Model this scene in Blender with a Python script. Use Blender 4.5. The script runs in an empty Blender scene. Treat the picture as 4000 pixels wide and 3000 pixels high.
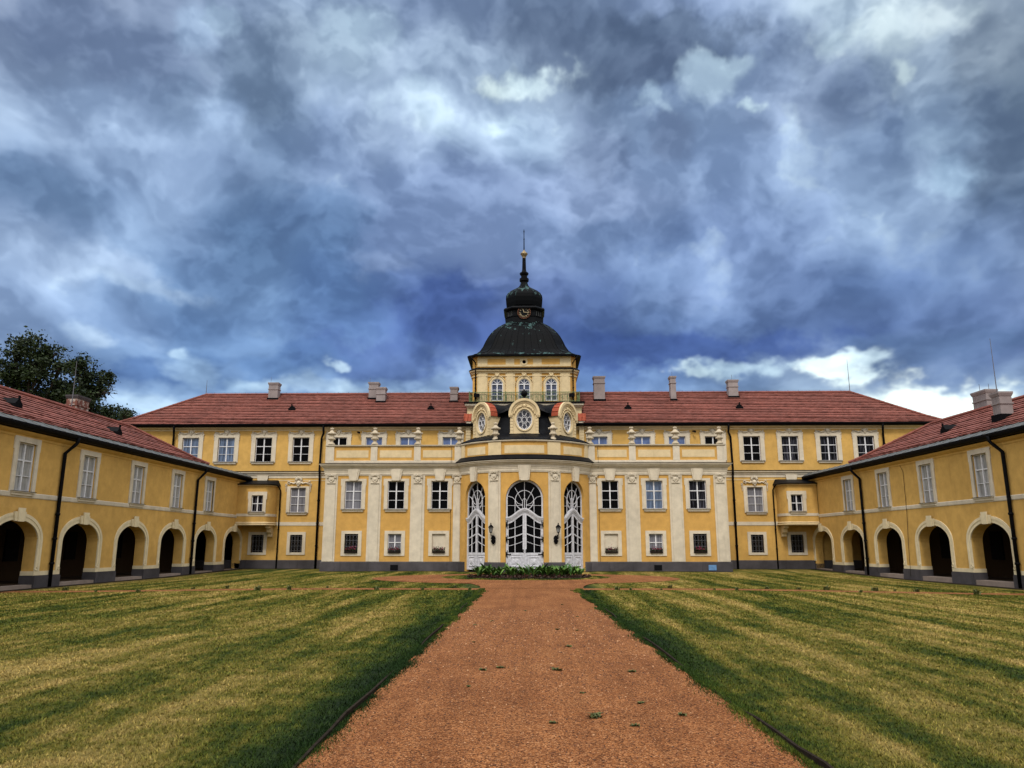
import bpy, bmesh, math, random
import numpy as np
from mathutils import Vector, Matrix
random.seed(7); np.random.seed(7)
R=math.radians; PI=math.pi
sc=bpy.context.scene; col=sc.collection

# ------------------------------------------------------------------ materials
def mat(name):
    m=bpy.data.materials.new(name); m.use_nodes=True
    nt=m.node_tree; b=nt.nodes['Principled BSDF']
    return m,nt,b
def N(nt,t,**kw):
    n=nt.nodes.new(t)
    for k,v in kw.items():
        if k in n.inputs: n.inputs[k].default_value=v
        else: setattr(n,k,v)
    return n
def L(nt,a,b): nt.links.new(a,b)
def coords(nt,scale=(1,1,1),rot=(0,0,0)):
    g=N(nt,'ShaderNodeNewGeometry'); mp=N(nt,'ShaderNodeMapping'); mp.inputs['Scale'].default_value=scale; mp.inputs['Rotation'].default_value=rot
    L(nt,g.outputs['Position'],mp.inputs['Vector']); return mp.outputs['Vector']
def noise(nt,vec,scale,detail=4,rough=.55,dist=0):
    n=N(nt,'ShaderNodeTexNoise'); n.inputs['Scale'].default_value=scale; n.inputs['Detail'].default_value=detail; n.inputs['Roughness'].default_value=rough; n.inputs['Distortion'].default_value=dist
    L(nt,vec,n.inputs['Vector']); return n.outputs['Fac']
def ramp(nt,fac,stops,interp='LINEAR'):
    r=N(nt,'ShaderNodeValToRGB'); cr=r.color_ramp; cr.interpolation=interp
    while len(cr.elements)<len(stops): cr.elements.new(.5)
    for e,(p,c) in zip(cr.elements,stops):
        e.position=p; e.color=(c if len(c)==4 else (*c,1)) if hasattr(c,'__len__') else (c,c,c,1)
    L(nt,fac,r.inputs['Fac']); return r.outputs['Color']
def mixc(nt,f,a,b,mode='MIX'):
    m=N(nt,'ShaderNodeMix'); m.data_type='RGBA'; m.blend_type=mode
    for s,v in ((m.inputs[0],f),(m.inputs[6],a),(m.inputs[7],b)):
        if hasattr(v,'links') or isinstance(v,bpy.types.NodeSocket): L(nt,v,s)
        elif hasattr(v,'__len__'): s.default_value=(*v,1) if len(v)==3 else v
        else: s.default_value=v
    return m.outputs[2]
def math_(nt,op,a,b=None,c=None):
    m=N(nt,'ShaderNodeMath'); m.operation=op
    for i,v in enumerate((a,b,c)):
        if v is None: continue
        if isinstance(v,bpy.types.NodeSocket): L(nt,v,m.inputs[i])
        else: m.inputs[i].default_value=v
    return m.outputs[0]
def bump(nt,b,h,strength=.3,dist=.02):
    n=N(nt,'ShaderNodeBump'); n.inputs['Strength'].default_value=strength; n.inputs['Distance'].default_value=dist
    L(nt,h,n.inputs['Height']); L(nt,n.outputs['Normal'],b.inputs['Normal'])
def plaster(name,c,var=.12,stain=(.5,.5,.5),stainamt=.3,rough=.92):
    m,nt,b=mat(name); v=coords(nt)
    n1=noise(nt,v,.35,5,.6); n2=noise(nt,v,2.2,6,.65); n3=noise(nt,v,45,3)
    dk=tuple(x*(1-var) for x in c); lt=tuple(min(1,x*(1+var)) for x in c)
    base=ramp(nt,n1,[(.3,dk),(.7,lt)])
    vs=coords(nt,(2.5,2.5,.22)); st=noise(nt,vs,1.4,6,.7)
    f=ramp(nt,st,[(.56,0.),(.78,1.)]); f2=math_(nt,'MULTIPLY',f,stainamt)
    base=mixc(nt,f2,base,tuple(a*s for a,s in zip(c,stain)))
    pt=noise(nt,coords(nt,(.5,.5,.7)),1.,3,.5,.6); base=mixc(nt,ramp(nt,pt,[(.63,0.),(.66,.22)]),base,tuple(min(1,x*1.12+.03) for x in c))
    f3=ramp(nt,n2,[(.35,.88),(.65,1.06)])
    base=mixc(nt,1.,base,f3,'MULTIPLY')
    L(nt,base,b.inputs['Base Color']); b.inputs['Roughness'].default_value=rough
    if 'Specular IOR Level' in b.inputs: b.inputs['Specular IOR Level'].default_value=.2
    bump(nt,b,n3,.25,.01); return m
M={}
M['yellow']=plaster('yellow_plaster',(.535,.325,.092),.11,(.74,.68,.62),.6)
M['ochre']=plaster('ochre_plaster',(.53,.305,.083),.10,(.76,.72,.66),.55)
M['cream']=plaster('cream_plaster',(.56,.495,.39),.09,(.62,.62,.64),.6)
M['paleyellow']=plaster('pale_yellow_plaster',(.60,.48,.29),.07,(.7,.68,.66),.35)
M['corridor']=plaster('shaded_corridor_plaster',(.030,.016,.006),.1)  # near black: the arcade's shade is put into the plaster colour
M['chimney']=plaster('chimney_render',(.25,.215,.215),.14,(.4,.36,.34),.6)
M['stone']=plaster('grey_stone',(.060,.055,.060),.5,(.35,.35,.35),.7,.8)
M['step']=plaster('worn_step_stone',(.24,.19,.16),.25,(.5,.5,.5),.5)
M['urn']=plaster('urn_stone',(.43,.365,.27),.12,(.35,.35,.35),.7)
def simple(name,c,rough=.5,metal=0.,spec=.5,var=0.,vs=8):
    m,nt,b=mat(name); b.inputs['Roughness'].default_value=rough; b.inputs['Metallic'].default_value=metal
    if 'Specular IOR Level' in b.inputs: b.inputs['Specular IOR Level'].default_value=spec
    if var:
        n=noise(nt,coords(nt),vs,5,.6); L(nt,ramp(nt,n,[(.3,tuple(x*(1-var) for x in c)),(.7,tuple(min(1,x*(1+var)) for x in c))]),b.inputs['Base Color'])
    else: b.inputs['Base Color'].default_value=(*c,1)
    return m
M['black']=simple('black_metal',(.004,.004,.005),.5,0,.04,.4,6)
M['blackroof']=simple('black_sheet_roof',(.004,.0045,.006),.45,0,.05,.5,3)
M['zinc']=simple('zinc_sheet',(.085,.09,.09),.55,0.,.2,.25,5)
M['white']=simple('white_painted_wood',(.62,.62,.65),.55,0,.4,.12,12)
M['doorwhite']=simple('weathered_white_door_paint',(.50,.50,.54),.6,0,.35,.22,7)
M['terracotta']=simple('terracotta_cap_tile',(.27,.05,.02),.7,0,.3,.3,9)
M['greeniron']=simple('green_painted_iron',(.10,.14,.055),.55,0,.4,.4,14)
M['gold']=simple('gilded_metal',(.24,.18,.10),.5,.5,.3,.7,9)
M['gilt']=simple('gilt_paint',(.30,.24,.14),.55,.1)
M['wreath']=simple('copper_wreath',(.2,.08,.04),.55,.3)
M['greyiron']=simple('grey_galvanised_rod',(.12,.12,.14),.5,.5)
M['grille']=simple('pale_iron_grille',(.10,.10,.11),.5,.2)
M['soil']=simple('soil_and_foot_shade',(.02,.014,.010),.95,0,.1,.5,20)  # bed soil; the same dark colour also stands in for wall-foot shade
M['edging']=simple('dark_edging_board',(.02,.015,.011),.9,0,.05,.4,15)
M['bluepanel']=simple('blue_hatch_paint',(.10,.22,.42),.5,0,.4,.2,6)
M['blackvoid']=simple('dark_interior',(.004,.004,.005),.9,0,.1)
def glass(name,c,c2,vs=(9,9,.6),lo=.35,hi=.65,rough=.04,spec=.5):
    m,nt,b=mat(name); n=noise(nt,coords(nt,vs),1.,4,.6)
    L(nt,ramp(nt,n,[(lo,c),(hi,c2)]),b.inputs['Base Color']); b.inputs['Roughness'].default_value=rough
    b.inputs['Specular IOR Level'].default_value=spec
    return m
M['dark']=glass('dark_glass',(.0012,.0012,.0015),(.0025,.0025,.003),spec=.05)
M['curtain']=glass('net_curtain_behind_glass',(.10,.10,.12),(.20,.20,.225),(14,14,.5),spec=.3)
M['wingcurtain']=glass('white_curtain_behind_glass',(.19,.19,.19),(.34,.34,.335),(6,6,1.2),spec=.3)
M['drape']=glass('dark_glass_with_drapes',(.002,.002,.003),(.10,.10,.13),(16,16,.4),.52,.64,spec=.08)
M['rose']=glass('leaded_dark_glass',(.012,.012,.02),(.035,.036,.055),(5,5,5))
M['towerglass']=glass('tower_window_glass',(.015,.02,.045),(.06,.08,.15),(4,4,1.2))
M['blue']=glass('glass_with_painted_sky_reflection',(.05,.08,.19),(.11,.17,.36),(2,2,1.5))  # sky reflection painted into the pane colour
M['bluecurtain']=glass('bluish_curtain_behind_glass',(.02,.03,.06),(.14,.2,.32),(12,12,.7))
# roof tiles
def tiles(name,c):
    # fired clay, each tile a little different
    m,nt,b=mat(name); v=coords(nt,(4.2,4.2,6))
    vo=N(nt,'ShaderNodeTexVoronoi'); vo.inputs['Scale'].default_value=1.; L(nt,v,vo.inputs['Vector'])
    n1=noise(nt,coords(nt),.5,5,.65); n2=noise(nt,coords(nt),9,4)
    sep=N(nt,'ShaderNodeSeparateColor'); L(nt,vo.outputs['Color'],sep.inputs[0])
    c1=ramp(nt,sep.outputs[0],[(0,tuple(x*.80 for x in c)),(.5,c),(1,(c[0]*1.15,c[1]*1.25,c[2]*1.3))])
    c2=mixc(nt,1.,c1,ramp(nt,n1,[(.3,.7),(.7,1.2)]),'MULTIPLY')
    c3=mixc(nt,ramp(nt,n2,[(.62,0.),(.8,.35)]),c2,(.09,.05,.04))
    L(nt,c3,b.inputs['Base Color']); b.inputs['Roughness'].default_value=.75; b.inputs['Specular IOR Level'].default_value=.3
    bump(nt,b,n2,.2,.01); return m
M['tile']=tiles('red_clay_tile',(.185,.056,.041))
M['archcream']=plaster('arch_cream_plaster',(.64,.545,.36),.06,(.66,.64,.62),.4)
# copper with verdigris
def copper():
    m,nt,b=mat('blackened_copper_with_verdigris')
    st=noise(nt,coords(nt,(2.2,2.2,.18)),1.2,5,.65,.3); d=noise(nt,coords(nt,(7,7,1.2)),1.,4,.7)
    g=N(nt,'ShaderNodeNewGeometry'); sx=N(nt,'ShaderNodeSeparateXYZ'); L(nt,g.outputs['Position'],sx.inputs[0]); z=sx.outputs[2]
    def band(lo,hi):
        m=N(nt,'ShaderNodeMapRange'); m.interpolation_type='SMOOTHSTEP'; m.inputs[1].default_value=lo; m.inputs[2].default_value=hi; L(nt,z,m.inputs[0]); return m.outputs[0]
    w=math_(nt,'ADD',math_(nt,'MULTIPLY',band(18.6,20.3),math_(nt,'SUBTRACT',1.,band(20.9,21.6))),math_(nt,'ADD',band(17.35,16.95),band(22.6,23.4)))
    s=math_(nt,'ADD',math_(nt,'ADD',math_(nt,'MULTIPLY',st,.75),math_(nt,'MULTIPLY',d,.25)),math_(nt,'MULTIPLY',w,.10))
    f=ramp(nt,s,[(.625,0.),(.66,.8)])
    c=mixc(nt,f,(.0025,.003,.004),(.055,.105,.105))
    L(nt,c,b.inputs['Base Color']); b.inputs['Roughness'].default_value=.55; b.inputs['Specular IOR Level'].default_value=.04
    return m
M['copper']=copper()
def peel():
    m,nt,b=mat('peeling_chimney'); n=noise(nt,coords(nt),2.6,6,.7,.4); n2=noise(nt,coords(nt),12,4)
    c=ramp(nt,n,[(.44,(.40,.35,.32)),(.49,(.30,.25,.22)),(.52,(.16,.055,.038)),(.7,(.12,.045,.035))]); c=mixc(nt,1.,c,ramp(nt,n2,[(.3,.7),(.7,1.2)]),'MULTIPLY')
    L(nt,c,b.inputs['Base Color']); b.inputs['Roughness'].default_value=.95; return m
M['peel']=peel()
# ground
def lawn_mat(blade=False):
    m,nt,b=mat('mown_grass_blade' if blade else 'mown_lawn')
    w=coords(nt,(.42,.045,0),(0,0,R(3))); st=noise(nt,w,1.,4,.6,.5)
    w2=coords(nt,(1.7,.17,0),(0,0,R(3))); st2=noise(nt,w2,1.,5,.65,.4)
    n=noise(nt,coords(nt,(1,1,0)),1.6,5,.7); n2=noise(nt,coords(nt,(1,1,0)),14,5,.75); n3=noise(nt,coords(nt,(1,1,0)),70,3,.7)
    s=math_(nt,'ADD',math_(nt,'ADD',math_(nt,'MULTIPLY',st,.32),math_(nt,'MULTIPLY',st2,.28)),math_(nt,'ADD',math_(nt,'MULTIPLY',n,.22),math_(nt,'MULTIPLY',n2,.18)))
    # grass is lusher beside the gravel path
    g=N(nt,'ShaderNodeNewGeometry'); sx=N(nt,'ShaderNodeSeparateXYZ'); L(nt,g.outputs['Position'],sx.inputs[0])
    dx=math_(nt,'ABSOLUTE',math_(nt,'SUBTRACT',sx.outputs[0],.42))
    lush=N(nt,'ShaderNodeMapRange'); lush.inputs[1].default_value=1.9; lush.inputs[2].default_value=3.6; lush.inputs[3].default_value=.060; lush.inputs[4].default_value=-.006; L(nt,dx,lush.inputs[0])
    mw=N(nt,'ShaderNodeTexWave'); mw.wave_type='BANDS'; mw.bands_direction='X'; mw.inputs['Scale'].default_value=.21; mw.inputs['Distortion'].default_value=2.2; mw.inputs['Detail'].default_value=2; mw.inputs['Detail Scale'].default_value=.6; L(nt,coords(nt,(1,.12,0),(0,0,R(3))),mw.inputs['Vector'])
    s=math_(nt,'ADD',s,math_(nt,'MULTIPLY',math_(nt,'SUBTRACT',mw.outputs['Fac'],.5),.032))
    s=math_(nt,'SUBTRACT',s,lush.outputs[0])
    c=ramp(nt,s,[(.37,(.006,.019,.002)),(.435,(.022,.042,.004)),(.475,(.066,.078,.008)),(.515,(.150,.130,.022)),(.58,(.33,.24,.075))])
    f=ramp(nt,n3,[(.3,.42),(.7,1.4)])
    c=mixc(nt,1.,c,f,'MULTIPLY')
    if blade:
        at=N(nt,'ShaderNodeAttribute'); at.attribute_name='shade'; 
        c=mixc(nt,1.,c,at.outputs['Color'],'MULTIPLY')
        b.inputs['Roughness'].default_value=.7
    else:
        h=math_(nt,'ADD',n3,n2); bump(nt,b,h,.9,.05); b.inputs['Roughness'].default_value=.95
    b.inputs['Specular IOR Level'].default_value=.15
    L(nt,c,b.inputs['Base Color']); return m
M['lawn']=lawn_mat(); M['blade']=lawn_mat(True)
def gravel():
    m,nt,b=mat('orange_gravel'); v=coords(nt)
    vo=N(nt,'ShaderNodeTexVoronoi'); vo.inputs['Scale'].default_value=70; L(nt,v,vo.inputs['Vector'])
    sep=N(nt,'ShaderNodeSeparateColor'); L(nt,vo.outputs['Color'],sep.inputs[0])
    n1=noise(nt,coords(nt,(1,.5,1)),.9,5,.65); n2=noise(nt,v,210,3,.7); n4=noise(nt,v,5,5,.7)
    st=ramp(nt,sep.outputs[0],[(0,(.030,.010,.003)),(.3,(.14,.049,.015)),(.75,(.25,.097,.031)),(1,(.37,.18,.08))])
    c=mixc(nt,1.,st,ramp(nt,n1,[(.3,(.72,.66,.6)),(.55,(1.,.98,.95)),(.75,(1.18,1.25,1.3))]),'MULTIPLY')
    c=mixc(nt,1.,c,ramp(nt,n4,[(.3,.80),(.7,1.16)]),'MULTIPLY')
    wh=noise(nt,coords(nt,(3.2,.07,1)),1.,4,.6,.3); c=mixc(nt,1.,c,ramp(nt,wh,[(.35,(.86,.85,.83)),(.5,(1.,1.,1.)),(.68,(1.08,1.11,1.13))]),'MULTIPLY'); dp=noise(nt,coords(nt,(1,.5,1)),2.6,6,.7); c=mixc(nt,ramp(nt,dp,[(.60,0.),(.74,.45)]),c,(.085,.034,.014))
    L(nt,c,b.inputs['Base Color']); b.inputs['Roughness'].default_value=.95; b.inputs['Specular IOR Level'].default_value=.15
    h=math_(nt,'ADD',math_(nt,'MULTIPLY',vo.outputs['Distance'],-1.),math_(nt,'MULTIPLY',n2,.4)); bump(nt,b,h,.55,.012); return m
M['gravel']=gravel()
def leafmat(name,c1,c2):
    m,nt,b=mat(name); at=N(nt,'ShaderNodeAttribute'); at.attribute_name='shade'
    L(nt,ramp(nt,at.outputs['Fac'],[(0,c1),(1,c2)]),b.inputs['Base Color']); b.inputs['Roughness'].default_value=.6; b.inputs['Specular IOR Level'].default_value=.2
    return m
M['leaf']=leafmat('dark_tree_leaf',(.005,.011,.004),(.026,.044,.011))
M['canna']=leafmat('broad_green_leaf',(.025,.075,.012),(.11,.20,.035))
M['weed']=leafmat('weed_leaf',(.03,.042,.012),(.12,.13,.04))
M['geranium']=leafmat('geranium_leaf',(.012,.016,.008),(.03,.045,.014))
M['petal']=leafmat('pink_geranium_petal',(.16,.012,.035),(.36,.05,.12))
M['redbed']=leafmat('dark_red_bedding',(.012,.012,.004),(.045,.012,.009))
def pebble():
    m,nt,b=mat('loose_stone'); at=N(nt,'ShaderNodeAttribute'); at.attribute_name='shade'
    L(nt,ramp(nt,at.outputs['Fac'],[(0,(.03,.011,.004)),(.4,(.14,.047,.014)),(.8,(.25,.095,.032)),(1,(.40,.22,.11))]),b.inputs['Base Color']); b.inputs['Roughness'].default_value=.9; return m
M['pebble']=pebble()
M['bark']=simple('bark',(.035,.028,.022),.95,0,.1,.4,9)

# ------------------------------------------------------------------ mesh builder
class MB:
    def __init__(s): s.v=[]; s.f=[]
    def add(s,vs,fs):
        o=len(s.v); s.v+= [tuple(p) for p in vs]; s.f+=[tuple(i+o for i in f) for f in fs]; return s
    def quad(s,a,b,c,d): return s.add([a,b,c,d],[(0,1,2,3)])
    def box(s,x0,x1,y0,y1,z0,z1):
        return s.add([(x0,y0,z0),(x1,y0,z0),(x1,y1,z0),(x0,y1,z0),(x0,y0,z1),(x1,y0,z1),(x1,y1,z1),(x0,y1,z1)],[(0,3,2,1),(4,5,6,7),(0,1,5,4),(1,2,6,5),(2,3,7,6),(3,0,4,7)])
    def prism(s,poly,y0,y1):                       # polygon in xz, extruded along y
        n=len(poly); vs=[(x,y0,z) for x,z in poly]+[(x,y1,z) for x,z in poly]
        return s.add(vs,[tuple(range(n)),tuple(range(2*n-1,n-1,-1))]+[(i,i+n,(i+1)%n+n,(i+1)%n) for i in range(n)])
    def stack(s,rings,close=True,cap=True):        # rings of equal length
        n=len(rings[0]); vs=[p for r in rings for p in r]; fs=[]
        for k in range(len(rings)-1):
            for i in range(n if close else n-1):
                j=(i+1)%n; fs.append((k*n+i,k*n+j,(k+1)*n+j,(k+1)*n+i))
        if cap: fs+= [tuple(range(n-1,-1,-1)),tuple(range((len(rings)-1)*n,len(rings)*n))]
        return s.add(vs,fs)
    def lathe(s,prof,cx=0,cy=0,n=20,z0=0,a0=0):
        return s.stack([[(cx+r*math.cos(a0+2*PI*i/n),cy+r*math.sin(a0+2*PI*i/n),z0+z) for i in range(n)] for r,z in prof])
    def tube(s,pts,r,n=6):
        pts=[Vector(p) for p in pts]; rings=[]; up=Vector((0,0,1))
        rs=r if hasattr(r,'__len__') else [r]*len(pts)
        for i,p in enumerate(pts):
            t=(pts[min(i+1,len(pts)-1)]-pts[max(i-1,0)]).normalized()
            a=t.cross(up if abs(t.z)<.95 else Vector((0,1,0))).normalized(); b=t.cross(a)
            rings.append([p+(a*math.cos(2*PI*k/n)+b*math.sin(2*PI*k/n))*rs[i] for k in range(n)])
        return s.stack(rings)
    def ribbon(s,pts,w,y0,y1,closed=False):        # flat bar along a polyline in the xz plane
        n=len(pts); L_=[];Rr=[]
        for i,(x,z) in enumerate(pts):
            if closed: a=pts[i-1]; b=pts[(i+1)%n]
            else: a=pts[max(i-1,0)]; b=pts[min(i+1,n-1)]
            dx,dz=b[0]-a[0],b[1]-a[1]; l=math.hypot(dx,dz) or 1; nx,nz=-dz/l*w/2,dx/l*w/2
            L_.append((x+nx,z+nz)); Rr.append((x-nx,z-nz))
        rings=[[(L_[i][0],y0,L_[i][1]),(Rr[i][0],y0,Rr[i][1]),(Rr[i][0],y1,Rr[i][1]),(L_[i][0],y1,L_[i][1])] for i in range(n)]
        if closed: rings.append(rings[0])
        return s.stack(rings,True,not closed)
    def build(s,name,m,parent=None,smooth=False,loc=None,rz=0):
        me=bpy.data.meshes.new(name); me.from_pydata(s.v,[],s.f); me.validate(); me.update()
        for mm in (m if isinstance(m,(list,tuple)) else [m]): me.materials.append(mm)
        if smooth:
            for p in me.polygons: p.use_smooth=True
        return link(name,me,parent,loc,rz)
def link(name,me,parent=None,loc=None,rz=0):
    o=bpy.data.objects.new(name,me); col.objects.link(o)
    if parent is not None: o.parent=parent
    if loc is not None: o.location=loc
    o.rotation_euler=(0,0,rz); return o
def tag(o,label=None,cat=None,group=None,kind=None):
    for k,v in (('label',label),('category',cat),('group',group),('kind',kind)):
        if v: o[k]=v
    return o
def thing(name,label,cat,loc=(0,0,0),rz=0,group=None):
    o=bpy.data.objects.new(name,None); col.objects.link(o); o.location=loc; o.rotation_euler=(0,0,rz); o.empty_display_size=.3
    return tag(o,label,cat,group)
def tree_copy(o,parent=None,loc=None,rz=None):
    c=o.copy(); col.objects.link(c)
    if parent is not None: c.parent=parent
    if loc is not None: c.location=loc
    if rz is not None: c.rotation_euler=(0,0,rz)
    for ch in o.children: tree_copy(ch,c)
    return c
def offset(path,d,closed=False):
    n=len(path); out=[]
    for i,(x,y) in enumerate(path):
        def nrm(a,b):
            dx,dy=b[0]-a[0],b[1]-a[1]; l=math.hypot(dx,dy); return (dy/l,-dx/l)
        ns=[]
        if i>0 or closed: ns.append(nrm(path[i-1],path[i]))
        if i<n-1 or closed: ns.append(nrm(path[i],path[(i+1)%n]))
        if len(ns)==1: m=ns[0]; k=1
        else:
            mx,my=ns[0][0]+ns[1][0],ns[0][1]+ns[1][1]; l=math.hypot(mx,my); m=(mx/l,my/l); k=1/max(.35,m[0]*ns[0][0]+m[1]*ns[0][1])
        out.append((x+m[0]*d*k,y+m[1]*d*k))
    return out
def sweep(mb,path,prof,closed=False):             # prof: (outward, z) loop
    n=len(path); cols=[[(x,y,z) for x,y in offset(path,d,closed)] for d,z in prof]
    rings=[[cols[j][i] for j in range(len(prof))] for i in range(n)]
    if closed: rings.append(rings[0])
    mb.stack(rings,True,not closed); return mb
def holed(mb,fm,s0,s1,z0,z1,ops,t,extra=()):
    """wall sheet with openings (c, hw, zb, zs, rise) and reveals t deep"""
    S={s0,s1,*extra}
    def ztop(o,s):
        c,hw,zb,zs,rise=o[:5]; x=min(1,max(-1,(s-c)/hw)); return zs+rise*math.sqrt(max(0,1-x*x))
    for o in ops:
        c,hw,zb,zs,rise=o[:5]; S|={c-hw,c+hw}
        if rise>0: S|={c-hw*math.cos(PI*k/16) for k in range(17)}
    S=sorted(x for x in S if s0-1e-6<=x<=s1+1e-6); S=[x for i,x in enumerate(S) if i==0 or x-S[i-1]>1e-5]
    for a,b in zip(S,S[1:]):
        m=(a+b)/2; act=sorted([o for o in ops if o[0]-o[1]<m<o[0]+o[1]],key=lambda o:o[2])
        la,lb=z0,z0
        for o in act:
            if o[2]>z0+1e-5: mb.quad(fm(a,0,la),fm(b,0,lb),fm(b,0,o[2]),fm(a,0,o[2]))
            la,lb=ztop(o,a),ztop(o,b)
            if t:
                mb.quad(fm(a,0,la),fm(b,0,lb),fm(b,t,lb),fm(a,t,la))
                if o[2]>z0+1e-5: mb.quad(fm(a,0,o[2]),fm(b,0,o[2]),fm(b,t,o[2]),fm(a,t,o[2]))
        mb.quad(fm(a,0,la),fm(b,0,lb),fm(b,0,z1),fm(a,0,z1))
    if t:
        for o in ops:
            for e in (o[0]-o[1],o[0]+o[1]):
                if s0-1e-6<=e<=s1+1e-6: mb.quad(fm(e,0,o[2]),fm(e,t,o[2]),fm(e,t,o[3]),fm(e,0,o[3]))
    return mb

# ------------------------------------------------------------------ windows (local: x right, z up from the sill line, outside is -y)
CACHE={}
def cached(key,fn,m,smooth=False):
    if key not in CACHE:
        mb=fn(); me=bpy.data.meshes.new(key[0]); me.from_pydata(mb.v,[],mb.f); me.validate(); me.update(); me.materials.append(m)
        if smooth:
            for p in me.polygons: p.use_smooth=True
        CACHE[key]=me
    return CACHE[key]
def frame_mb(w,h,rows=(.0,.36,.68,1.),y=.10):
    mb=MB(); b=.05
    mb.box(-w/2,-w/2+b,y-.03,y+.05,0,h).box(w/2-b,w/2,y-.03,y+.05,0,h).box(-w/2+b,w/2-b,y-.03,y+.05,0,b).box(-w/2+b,w/2-b,y-.03,y+.05,h-b,h)
    mb.box(-.042,.042,y-.035,y+.05,b,h-b)
    for k,r in enumerate(rows[1:-1]):
        z=h*(1-r); d=.03 if k==0 else .013
        mb.box(-w/2+b,-.042,y-.02,y+.05,z-d,z+d).box(.042,w/2-b,y-.02,y+.05,z-d,z+d)
    return mb
def pane_mb(w,h,y=.13): return MB().quad((-w/2+.02,y,.02),(w/2-.02,y,.02),(w/2-.02,y,h-.02),(-w/2+.02,y,h-.02))
def spiral(cx,cz,r0,r1,a0,turns,n=14):
    return [(cx+(r0+(r1-r0)*k/n)*math.cos(a0+turns*2*PI*k/n),cz+(r0+(r1-r0)*k/n)*math.sin(a0+turns*2*PI*k/n)) for k in range(n+1)]
def ball(mb,x,y,z,r,sx=1,sy=1,sz=1,n=8):
    rings=[]
    for k in range(n//2+1):
        a=PI*k/(n//2); rr=max(.001,math.sin(a))
        rings.append([(x+r*sx*rr*math.cos(2*PI*i/n),y+r*sy*rr*math.sin(2*PI*i/n),z-r*sz*math.cos(a)) for i in range(n)])
    mb.stack(rings)
def tub(mb,pts,r,y,n=5): mb.tube([(x,y,z) for x,z in pts],r,n)
def mask(mb,z,k=1.):                              # a moulded face with curled hair
    ball(mb,0,-.03,z,.17*k,1,.8,1.15,10)
    for s in (-1,1):
        ball(mb,s*.07*k,-.15*k,z+.04*k,.035*k); tub(mb,spiral(s*.2*k,z+.1*k,.03*k,.1*k,PI/2,s*-1.),.03*k,-.05)
        ball(mb,s*.09*k,-.12*k,z-.06*k,.05*k)
    ball(mb,0,-.17*k,z-.01*k,.035*k,1,1,1.6); ball(mb,0,-.1*k,z-.17*k,.06*k)
def garland_orn(w,h):                              # upper-floor crest: mask, garland, hanging drops
    mb=MB(); z=h+.40; mask(mb,z+.02,.95)
    for s in (-1,1):
        tub(mb,[(s*(.2+.6*t),z-.02-.07*math.sin(PI*t)+.03*t) for t in [i/8 for i in range(9)]],[.04,.05,.06,.065,.06,.05,.045,.04,.03],-.06)
        for t in (.25,.45,.65,.85): tub(mb,spiral(s*(.2+.62*t),z-.06*math.sin(PI*t),.015,.07,t*5,s*.9,9),.018,-.11)
        tub(mb,spiral(s*.93,z-.03,.02,.10,PI*.5,-s*1.1),.03,-.06)
        for k in range(5): ball(mb,s*(1.02-.02*(k%2)),-.05,z-.16-.1*k,.055-.005*k,1,1,1.2,6)
    return mb
def lion_orn(w,h):                                 # tall crest with shell, bearded face and side scrolls
    mb=MB(); z=h+.34; mask(mb,z,1.15)
    for k in range(7):
        a=PI*(.14+.72*k/6); mb.tube([(.13*math.cos(a),-.05,z+.16+.1*math.sin(a)),(.3*math.cos(a),-.09,z+.2+.34*math.sin(a))],[.03,.06],6)
    for s in (-1,1):
        tub(mb,[(s*(.22+.5*t),z+.08-.12*t-.06*math.sin(2*PI*t)) for t in [i/8 for i in range(9)]],[.06,.08,.08,.07,.06,.06,.06,.05,.05],-.06)
        tub(mb,spiral(s*.78,z+.04,.02,.16,0,s*1.2),.035,-.06); tub(mb,spiral(s*.98,z-.16,.02,.11,PI/2,-s*1.1),.032,-.05)
        for k in range(4): ball(mb,s*.97,-.04,z-.32-.1*k,.055-.006*k,1,1,1.2,6)
    return mb
def surround_mb(w,h,b,top,bot,ear=0,y=-.05,inner=.0):
    mb=MB(); o=w/2+b
    mb.box(-o,-w/2-inner,y,.0,-bot,h).box(w/2+inner,o,y,0,-bot,h).box(-o,o,y,0,h,h+top)
    if bot>.02: mb.box(-w/2-inner,w/2+inner,y,0,-bot,0)
    if ear: mb.box(-o-ear,-o,y+.004,0,h-.32,h+top-.003).box(o,o+ear,y+.004,0,h-.32,h+top-.003)
    mb.box(-w/2-.035,-w/2,y-.02,0.02,0,h).box(w/2,w/2+.035,y-.02,.02,0,h).box(-w/2-.035,w/2+.035,y-.02,.02,h,h+.04)
    return mb
def sill_mb(w,b): return MB().box(-w/2-b,w/2+b,-.16,.1,-.05,-.01).box(-w/2-b+.05,w/2+b-.05,-.10,-.002,-.17,-.05)
def grille_mb(w,h):
    mb=MB(); y=.02
    for k in range(4):
        x=-w/2+w*(k+.5)/4
        pts=[(x+.045*math.sin(z/h*PI*6+k*PI),z) for z in [h*i/24 for i in range(25)]]
        tub(mb,pts,.013,y,4); tub(mb,[(2*x-a,z) for a,z in pts],.013,y,4)
    for r in (.1,.36,.66,.92): mb.box(-w/2,w/2,y-.01,y+.01,h*r-.012,h*r+.012)
    return mb
WT={ # type: w,h,surround b, top, bottom, ear, rows
 'upper':(1.31,1.94,.34,.38,.06,0,(0,.36,.68,1)),'lion':(1.21,1.93,.28,.10,.06,.0,(0,.36,.68,1)),'central':(1.20,1.99,.27,.17,.02,.05,(0,.36,.68,1)),
 'ground':(.95,1.34,.25,.21,.18,0,(0,.45,.8,1)),'wing':(1.23,2.13,.25,.25,.03,.045,(0,.36,.68,1)),'bay':(.87,1.26,.25,.27,.08,.05,(0,.5,1))}
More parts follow.
